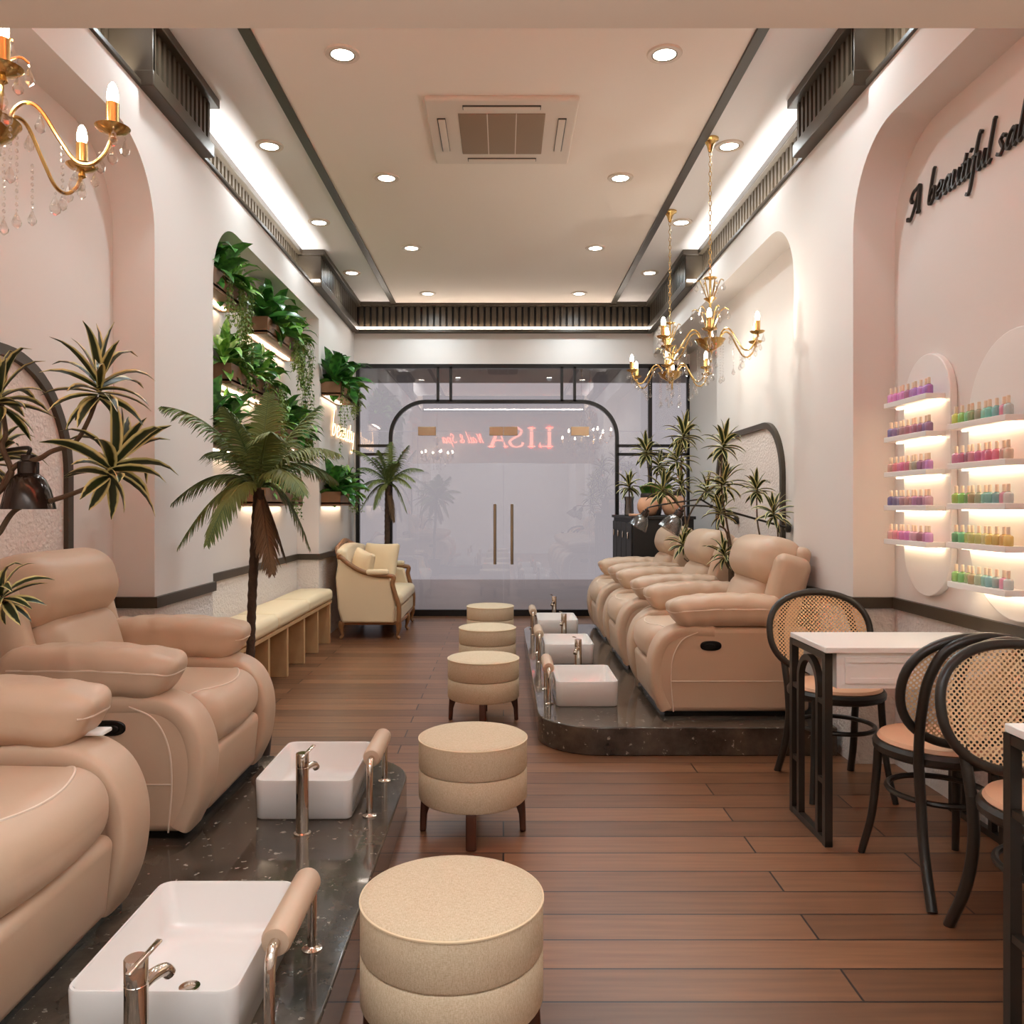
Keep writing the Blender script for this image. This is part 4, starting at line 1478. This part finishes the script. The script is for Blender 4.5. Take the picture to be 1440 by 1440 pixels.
def chandelier(label, loc, top_z, chain=True):
    """loc z = rim of the bowl"""
    t = thing('brass_chandelier', label, 'chandelier', loc, 0, 'brass chandeliers')
    zt = top_z - loc[2]
    pl_ = bpy.data.lights.new('candle_glow', 'POINT'); pl_.energy = CHAN_W; pl_.color = (.95, .95, .88); pl_.shadow_soft_size = .012
    po_ = bpy.data.objects.new('candle_glow', pl_); C.objects.link(po_); po_.parent = t; po_.location = (.06, -.06, .12)
    MB().lathe([(.0005, -.0005), (.055, -.001), (.054, -.012), (.034, -.022), (.022, -.045), (.012, -.085), (.0005, -.092)], 24, c=(0, 0, zt), mat=Matrix.Identity(4)).obj('canopy', 'brass', t)
    mb = MB()
    z = zt - .085
    i = 0
    while z > .42:
        pts = []
        for q in range(14):
            a = 2 * PI * q / 14
            u, v = math.cos(a) * .0085, math.sin(a) * .019
            pts.append((u, 0, z - .018 + v) if i % 2 == 0 else (0, u, z - .018 + v))
        mb.tube(pts, .0023, 5, closed=True)
        z -= .0315
        i += 1
    mb.obj('chain', 'brass', t, ang=180)
    st = MB().lathe([(.0005, -.085), (.008, -.08), (.012, -.07), (.03, -.062), (.075, -.03), (.092, .0), (.098, .006), (.088, .006), (.03, .0), (.014, .01), (.010, .05),
                     (.012, .06), (.03, .066), (.048, .075), (.03, .07), (.012, .075), (.008, .1), (.008, .24), (.014, .25), (.03, .262), (.042, .272), (.014, .272), (.008, .28), (.008, .39), (.02, .398), (.042, .402), (.042, .406), (.006, .41), (.004, .43), (.0005, .432)], 28)
    st.obj('column', 'brass', t, ang=50)
    for tier, (z0, ro, hz, nn) in enumerate(((.075, .115, .13, 6), (.272, .085, .12, 6))):
        for k in range(nn):
            a = R(45 + 60 * k)
            cx, sy = math.cos(a), math.sin(a)
            pr = catmull([(.02, z0), (.04, z0 + .05), (.05, z0 + hz * .75), (ro * .8, z0 + hz), (ro, z0 + hz * .96)][0:0] or [Vector((.02 * cx, .02 * sy, z0)), Vector((.038 * cx, .038 * sy, z0 + .05)), Vector((.055 * cx, .055 * sy, z0 + hz * .78)), Vector((ro * .8 * cx, ro * .8 * sy, z0 + hz)), Vector((ro * cx, ro * sy, z0 + hz * .93))], 4)
            so = MB().tube(pr, .0036, 6).obj('spray', 'brass', t)
            d_ = drop_mb(1.15).obj('crystal_drop', 'crystal', so, ang=20, loc=(ro * cx, ro * sy, z0 + hz * .92))
    for k in range(6):
        a = R(15 + 60 * k)
        cx, sy = math.cos(a), math.sin(a)
        prof = [(.07, .002), (.082, .04), (.112, .062), (.148, .045), (.195, -.03), (.235, -.085), (.275, -.092), (.31, -.06), (.328, -.018)]
        ao = MB().tube(catmull([(r_ * cx, r_ * sy, z) for r_, z in prof], 5), .0055, 7).obj('arm', 'brass', t)
        c = (.33 * cx, .33 * sy, 0)
        MB().lathe([(.0005, -.03), (.012, -.022), (.008, -.008), (.036, .002), (.046, .012), (.044, .013), (.03, .006), (.0005, .004)], 20, c=c).obj('drip_dish', 'brass', ao)
        MB().lathe([(.017, .004), (.017, .078), (.0005, .079)], 14, c=c).obj('candle_sleeve', 'brass', ao)
        MB().lathe([(.010, .078), (.0145, .09), (.0145, .105), (.010, .125), (.004, .134), (.0005, .136)], 14, c=c).obj('bulb', 'bulb', ao)
        for (r_, z, s_, da) in ((.33, -.03, 1.1, 0), (.295, -.05, 1.1, .05), (.235, -.1, 1.3, 0), (.148, .04, 1.1, 0), (.356, .0, 1.0, .08), (.345, .0, 1.0, -.11)):
            drop_mb(s_).obj('crystal_drop', 'crystal', ao, ang=20, loc=(r_ * math.cos(a + da), r_ * math.sin(a + da), z))
        for (r_, nb, z0) in ((.195, 7, -.03), (.085, 11, -.02)):
            mb = MB()
            for b in range(nb):
                z = z0 - .018 * b
                mb.lathe([(.0006, z), (.0045, z - .004), (.0045, z - .009), (.0006, z - .013)], 7, c=(r_ * math.cos(a + .2), r_ * math.sin(a + .2), 0))
            mb2 = drop_mb(1.0, z0 - .018 * nb)
            mb.add([(v[0] + r_ * math.cos(a + .2), v[1] + r_ * math.sin(a + .2), v[2]) for v in mb2.v], mb2.f)
            mb.obj('bead_string', 'crystal', ao, ang=20)
    return t


chA = chandelier('brass crystal chandelier on a long chain above the first right recliner', (1.335, 5.35, 2.365), ZC)
o = dup(chA, (1.34, 6.67, 2.365), 0, 'brass crystal chandelier on a long chain farther back towards the glass front')
dup(chA, (-1.39, 2.2, 2.318), R(-5), 'brass crystal chandelier cut off by the upper left corner')


# ------------------------------------------------------------------ swing arm lamps
def lamp_head(mat, glassy):
    mb = MB().lathe([(.080, 0), (.078, .012), (.066, .06), (.05, .095), (.03, .115), (.0285, .115), (.048, .093), (.064, .058), (.0765, .012), (.0785, 0)], 32, caps=False)
    return mb


def swing_lamp(label, head, tilt, elbow, mount, mat):
    t = thing('swing_arm_lamp', label, 'lamp', mount, 0, 'swing arm wall lamps')
    m_ = Vector(mount)
    sx = 1 if mount[0] > 0 else -1
    MB().lathe([(.035, 0), (.035, .02), (.02, .03), (.0005, .03)], 20, mat=Matrix.Rotation(-sx * PI / 2, 4, 'Y')).obj('wall_bracket', 'cane_f', t)
    h = Vector(head) - m_
    e = Vector(elbow) - m_
    rot = Matrix.Rotation(tilt, 4, 'Y')
    neck = h + rot @ Vector((0, 0, .175))
    ar = MB().tube([(-sx * .02, 0, 0), e], .0075, 8)
    ar.tube(catmull([e, e.lerp(neck, .6) + Vector((0, 0, .015)), neck + rot @ Vector((0, 0, .02)), neck], 6), .0065, 8)
    ar.lathe([(.0005, -.014), (.014, -.01), (.014, .01), (.0005, .014)], 12, c=tuple(e))
    ar.obj('arm', 'cane_f', t)
    mt = Matrix.Translation(h) @ rot
    sh = MB()
    sh.v = []
    b = lamp_head(mat, 0)
    sh.add(b.v, b.f, mt)
    so = sh.obj('lamp_shade', mat, t, ang=70)
    MB().lathe([(.031, .112), (.031, .15), (.022, .155), (.022, .172), (.008, .176), (.0005, .176)], 20, mat=mt).obj('socket_cap', 'smoke', t)
    MB().lathe([(.0005, .05), (.018, .06), (.022, .08), (.014, .112)], 14, mat=mt).obj('bulb', 'paper', t)


h = W(40, 716, 2.64)
swing_lamp('dark metal dome lamp on a swing arm over the left recliners', h, 0, (-1.72, 2.66, 1.455), (-1.96, 2.66, 1.36), 'smoke')
h = W(940, 746, 5.64)
swing_lamp('smoked glass lamp on a swing arm beside the first right recliner', h, R(32), W(1000, 712, 5.64), (1.955, 5.66, 1.15), 'shadeg')
h = W(896, 742, 6.9)
swing_lamp('smoked glass lamp on a swing arm nearest the black cabinet', h, R(30), W(985, 702, 6.9), (1.955, 6.92, 1.18), 'shadeg')


# ------------------------------------------------------------------ nail polish displays
def capsule(yc, hw, z0, z1, d=0.0):
    return [(yc + p[0], p[1]) for p in arc(0, z1 - hw, hw - d, 0, 180, 24)] + [(yc + p[0], p[1]) for p in arc(0, z0 + hw, hw - d, 180, 360, 24)]


disp = []
for nm, yc, hw_, z0, z1, ys, zs in (('narrow', 3.80, .21, .885, 1.995, 3.83, (1.77, 1.605, 1.437, 1.277, 1.115)), ('wide', 3.13, .325, .86, 1.975, 3.255, (1.614, 1.45, 1.285, 1.125, .962))):
    o = MB().prism(capsule(yc, hw_, z0, z1), 0, 1.938, 1.969).obj('capsule_display', 'whitem', bevel=.004)
    tag(o, {'narrow': 'narrow white capsule panel left of the wider one on the right wall', 'wide': 'wide white arched panel cut by the right edge'}[nm], 'wall panel', 'polish display panels')
    for i, z in enumerate(zs):
        t = thing('display_shelf', 'white lit shelf, %s from the top on the %s arched panel' % (ordn[i], nm), 'shelf', (1.938, ys, z), 0, 'lit polish shelves')
        MB().box(-.088, -.001, -.20, .20, 0, .024).obj('board', 'whitem', t, bevel=.002)
        MB().box(-.030, -.012, -.195, .195, -.006, -.0005).obj('light_strip', 'leds', t)
        disp.append((nm, i, ys, z + .0245))

cols = {
    ('narrow', 0): ['226,130,200', '214,110,190', '200,96,180', '214,120,196', '170,96,140', '150,84,160', '160,100,190', '178,110,206', '168,92,196', '150,80,180'],
    ('narrow', 1): ['92,84,150', '110,80,130', '120,88,110', '160,110,120', '150,80,100', '170,90,120', '150,80,110', '130,70,110', '110,70,130', '130,80,130'],
    ('narrow', 2): ['190,140,120', '214,110,120', '206,90,130', '200,80,130', '190,80,110', '180,150,120', '140,130,110', '130,70,110', '150,80,130', '180,110,190'],
    ('narrow', 3): ['84,76,140', '90,76,120', '110,100,140', '140,96,110', '160,110,110', '150,100,110', '150,90,140', '130,80,120', '160,100,130', '196,140,160'],
    ('narrow', 4): ['226,150,140', '220,120,130', '226,100,140', '206,100,170', '196,90,170', '210,150,180', '190,130,150', '140,80,100', '170,90,140', '210,130,200'],
    ('wide', 0): ['200,210,70', '120,190,70', '96,180,110', '110,140,80', '130,140,110', '110,200,170', '90,190,170', '100,180,180', '210,110,140', '170,190,190'],
    ('wide', 1): ['190,110,150', '170,70,110', '140,70,90', '196,110,130', '180,70,120', '200,80,130', '196,70,110', '220,90,120', '190,130,120', '226,190,160'],
    ('wide', 2): ['140,180,60', '100,180,60', '90,140,60', '150,130,80', '140,150,110', '100,170,150', '90,160,150', '90,150,150', '200,120,140', '190,200,196'],
    ('wide', 3): ['70,140,80', '80,180,110', '150,170,70', '170,170,80', '180,180,90', '200,190,120', '206,180,70', '200,160,60', '220,160,70', '232,190,80'],
    ('wide', 4): ['130,190,80', '100,180,80', '130,160,90', '170,150,100', '160,170,130', '130,190,170', '120,180,180', '140,170,160', '220,130,160', '196,204,200']}


def cname(c):
    r_, g_, b_ = c
    mx_, mn = max(c), min(c)
    if mx_ - mn < 28:
        return 'pale grey' if mx_ > 160 else 'taupe'
    if g_ == mx_:
        return 'teal' if b_ > r_ + 20 else ('yellow green' if r_ > .8 * g_ else 'green')
    if b_ == mx_:
        return 'violet' if r_ > .75 * b_ else 'dark blue'
    if g_ > .72 * r_:
        return 'yellow' if b_ < .6 * r_ else 'tan'
    return 'pink' if b_ > .7 * r_ else 'coral red'


nm_cols = {}
bot_me = MB().lathe([(.0005, .0), (.0150, .0), (.0172, .003), (.0172, .033), (.0145, .038), (.008, .041), (.008, .043), (.0005, .043)], 14).obj('glass_bottle', 'white')
cap_me = MB().lathe([(.0072, .0425), (.0068, .07), (.006, .0715), (.0005, .0715)], 12).obj('cap', 'bronze')
M['cap'] = pm('polish_cap', (228, 208, 184), .35)
for (nm, i, ys, z) in disp:
    for j, cs in enumerate(cols[(nm, i)]):
        c = tuple(int(v) for v in cs.split(','))
        if c not in nm_cols:
            mm = pm('polish', tuple(v * .72 + 62 for v in c), .15, coat=.6)
            b_me = bot_me.data.copy()
            b_me.materials.clear(); b_me.materials.append(mm)
            nm_cols[c] = b_me
        t = thing('polish_bottle', '%s polish bottle, %s from the left, %s shelf of the %s panel' % (cname(c), ordn[j], ordn[i], nm), 'nail polish',
                  (1.938 - .058 + .004 * ((j * 7) % 3 - 1), ys + .178 - .0395 * j, z), 0, 'polish bottles on the wall shelves')
        b = bpy.data.objects.new('glass_bottle', nm_cols[c]); C.objects.link(b); b.parent = t
        k2 = bpy.data.objects.new('cap', cap_me.data); C.objects.link(k2); k2.parent = t
cap_me.data.materials.clear(); cap_me.data.materials.append(M['cap'])
bpy.data.objects.remove(bot_me); bpy.data.objects.remove(cap_me)

# ------------------------------------------------------------------ lettering
GL = {
    'A': ([[(.28, .95), (.12, 1.25), (.30, 1.62), (.62, 1.72), (.98, 1.86)], [(.98, 1.86), (.80, 1.2), (.52, .42), (.22, -.12), (-.06, -.10), (-.10, .10)], [(.98, 1.86), (.97, 1.0), (.98, .1), (1.12, .06)], [(.86, .04), (1.1, .04)]], 1.32),
    'a': ([[(.72, .82), (.50, 1.0), (.2, .75), (.08, .3), (.25, 0), (.52, .25), (.72, .85)], [(.78, 1.0), (.68, .3), (.74, 0), (.95, .18)]], .92),
    'b': ([[(.28, 2.15), (.16, 1.2), (.08, .3), (.26, 0), (.58, .25), (.66, .72), (.44, 1.0), (.16, .6)], [(.28, 2.15), (.42, 2.2)]], .86),
    'e': ([[(.08, .42), (.52, .58), (.58, .88), (.36, 1.0), (.08, .6), (.12, .1), (.38, 0), (.66, .24)]], .72),
    'u': ([[(0, .86), (.12, 1.0), (.08, .3), (.26, 0), (.56, .35), (.68, 1.0)], [(.68, 1.0), (.62, .25), (.72, 0), (.92, .18)]], .9),
    't': ([[(.32, 1.55), (.2, .8), (.14, .2), (.28, 0), (.5, .16)], [(-.04, .98), (.5, 1.0)]], .5),
    'i': ([[(0, .86), (.14, 1.0), (.1, .25), (.2, 0), (.38, .16)], [(.17, 1.4), (.32, 1.58)]], .42),
    'f': ([[(.66, 2.1), (.5, 2.2), (.36, 1.7), (.24, .6), (.12, -.7), (-.04, -1.05), (-.2, -.95)], [(0, .98), (.5, 1.0)]], .5),
    'l': ([[(.3, 2.3), (.18, 1.2), (.1, .25), (.22, 0), (.4, .16)], [(.3, 2.3), (.42, 2.34)]], .44),
    's': ([[(.56, .86), (.38, 1.0), (.16, .82), (.3, .54), (.46, .26), (.26, 0), (0, .14)]], .66),
    'o': ([[(.36, 1.0), (.08, .72), (.1, .2), (.32, 0), (.6, .3), (.62, .78), (.36, 1.0)]], .76),
    'n': ([[(0, .86), (.12, 1.0), (.08, .02)], [(.1, .6), (.36, 1.0), (.56, .82), (.52, .2), (.64, 0), (.84, .18)]], .84),
    'y': ([[(0, .86), (.12, 1.0), (.08, .35), (.26, .04), (.52, .35), (.66, 1.0)], [(.66, 1.0), (.56, -.3), (.3, -.95), (.02, -.8)]], .8),
    'p': ([[(.14, 1.0), (.04, 0), (-.06, -.9)], [(.1, .6), (.4, 1.0), (.66, .7), (.5, .1), (.26, 0), (.08, .3)]], .8),
    'N': ([[(-.05, .05), (.12, .2), (.3, 1.7)], [(.3, 1.7), (.62, .05)], [(.62, .05), (.84, 1.5), (1.05, 1.75)]], 1.15),
    'S': ([[(.86, 1.4), (.7, 1.72), (.36, 1.6), (.34, 1.2), (.62, .8), (.66, .3), (.3, 0), (-.04, .22)]], .95),
    '&': ([[(.9, .5), (.6, .05), (.2, .1), (.1, .5), (.6, 1.1), (.62, 1.5), (.36, 1.6), (.24, 1.2), (.8, 0)]], 1.1),
}


def ribbon(mb, pts, wd, d0_, d1_, conv, mono=False, nib=40):
    pts = catmull([(p[0], p[1], 0) for p in pts], 6)
    n = len(pts)
    Lf, Rt = [], []
    for i in range(n):
        t = (pts[min(n - 1, i + 1)] - pts[max(0, i - 1)])
        t = t.normalized() if t.length > 1e-9 else Vector((1, 0, 0))
        ang = math.atan2(t.y, t.x)
        w_ = wd if mono else wd * (.34 + .66 * abs(math.sin(ang - R(nib))))
        q = Vector((-t.y, t.x, 0)) * w_ / 2
        Lf.append(pts[i] + q); Rt.append(pts[i] - q)
    vs = [conv(p.x, p.y, d0_) for p in Lf] + [conv(p.x, p.y, d0_) for p in Rt] + [conv(p.x, p.y, d1_) for p in Lf] + [conv(p.x, p.y, d1_) for p in Rt]
    fs = []
    for i in range(n - 1):
        fs += [(i, i + 1, i + 1 + n, i + n), (i + 2 * n, i + 3 * n, i + 1 + 3 * n, i + 1 + 2 * n), (i, i + 2 * n, i + 1 + 2 * n, i + 1), (i + n, i + 1 + n, i + 1 + 3 * n, i + 3 * n)]
    fs += [(0, n, 3 * n, 2 * n), (n - 1, 3 * n - 1, 4 * n - 1, 2 * n - 1)]
    mb.add(vs, fs)


def write(t, text, x0, xs, sc, conv, mat, wd, dep, slant=.18, mono=False, xsq=.8, gap=.12):
    """letters as parts of t; conv maps (right, up, out) into the thing's frame"""
    x = x0
    for chh in text:
        if chh == ' ':
            x += xs * sc
            continue
        st_, adv = GL[chh]
        mb = MB()
        for s_ in st_:
            if mono:
                pts = catmull([((px + slant * py) * sc * xsq + x, py * sc, 0) for px, py in s_], 5)
                mb.tube([conv(p.x, p.y, dep) for p in pts], wd / 2, 7)
            else:
                ribbon(mb, [((px + slant * py) * sc * xsq + x, py * sc) for px, py in s_], wd, 0.0, dep, conv)
        mb.obj('letter', mat, t, ang=35)
        x += (adv + gap) * sc * xsq
    return x


t = thing('wall_lettering', 'dark brown script lettering high on the right wall', 'sign', (NX - .004, 4.005, 2.685))
cv = lambda x, y, o_: (-o_, -x, y)
write(t, 'A', .0, 0, .068, cv, 'cane_f', .0145, .013, slant=.12, xsq=1.35)
write(t, 'beautiful', .180, 0, .069, cv, 'cane_f', .0135, .013, slant=.2, xsq=1.14, gap=.02)
write(t, 'salon', .715, 0, .069, cv, 'cane_f', .0135, .013, slant=.2, xsq=1.16, gap=.02)

t = thing('neon_sign', 'small glowing script sign on the left wall beside the glass front', 'sign', (-WX + .004, 8.42, 2.02))
write(t, 'beauty', 0, 0, .125, lambda x, y, o_: (o_, x, y), 'neon', .009, .014, slant=.1, mono=True, xsq=1.9, gap=.1)

t = thing('glowing_letters', 'rose glowing shop sign facing the glass doors seen mirrored in them', 'sign', (1.08, 1.604, 2.57))
cv = lambda x, y, o_: (-x, o_, y)
h_ = .42


def block(parts):
    mb = MB()
    for q in parts:
        vs = [cv(p[0], p[1], 0) for p in q] + [cv(p[0], p[1], .02) for p in q]
        n = len(q)
        fs = [tuple(range(n)), tuple(range(2 * n - 1, n - 1, -1))] + [(i, i + n, (i + 1) % n + n, (i + 1) % n) for i in range(n)]
        mb.add(vs, fs)
    mb.obj('letter', 'rose', t, ang=35)


def rc(x0, x1, y0, y1):
    return [(x0, y0), (x1, y0), (x1, y1), (x0, y1)]


block([rc(.05, .12, 0, h_), rc(.0, .17, 0, .02), rc(.0, .17, h_ - .02, h_), rc(.17, .30, 0, .025), rc(.28, .30, 0, .09)])
block([rc(.44, .51, 0, h_), rc(.39, .56, 0, .02), rc(.39, .56, h_ - .02, h_)])
mb = MB()
ribbon(mb, [(.94, .33), (.90, .40), (.80, .42), (.70, .36), (.72, .27), (.84, .20), (.94, .12), (.90, .03), (.80, 0), (.69, .03), (.66, .10)], .06, 0, .02, cv, nib=0)
mb.obj('letter', 'rose', t, ang=35)
block([[(1.02, 0), (1.05, 0), (1.21, h_), (1.18, h_)], [(1.30, 0), (1.38, 0), (1.225, h_), (1.165, h_ - .01)], rc(1.10, 1.28, .13, .155), rc(.98, 1.09, 0, .02), rc(1.26, 1.42, 0, .02)])
t2 = thing('glowing_letters', 'rose glowing script part of the sign facing the glass doors', 'sign', (-.43, 1.604, 2.66))
write(t2, 'Nail & Spa', 0, .5, .11, cv, 'rose', .026, .02, slant=.3, xsq=.98, gap=.06)
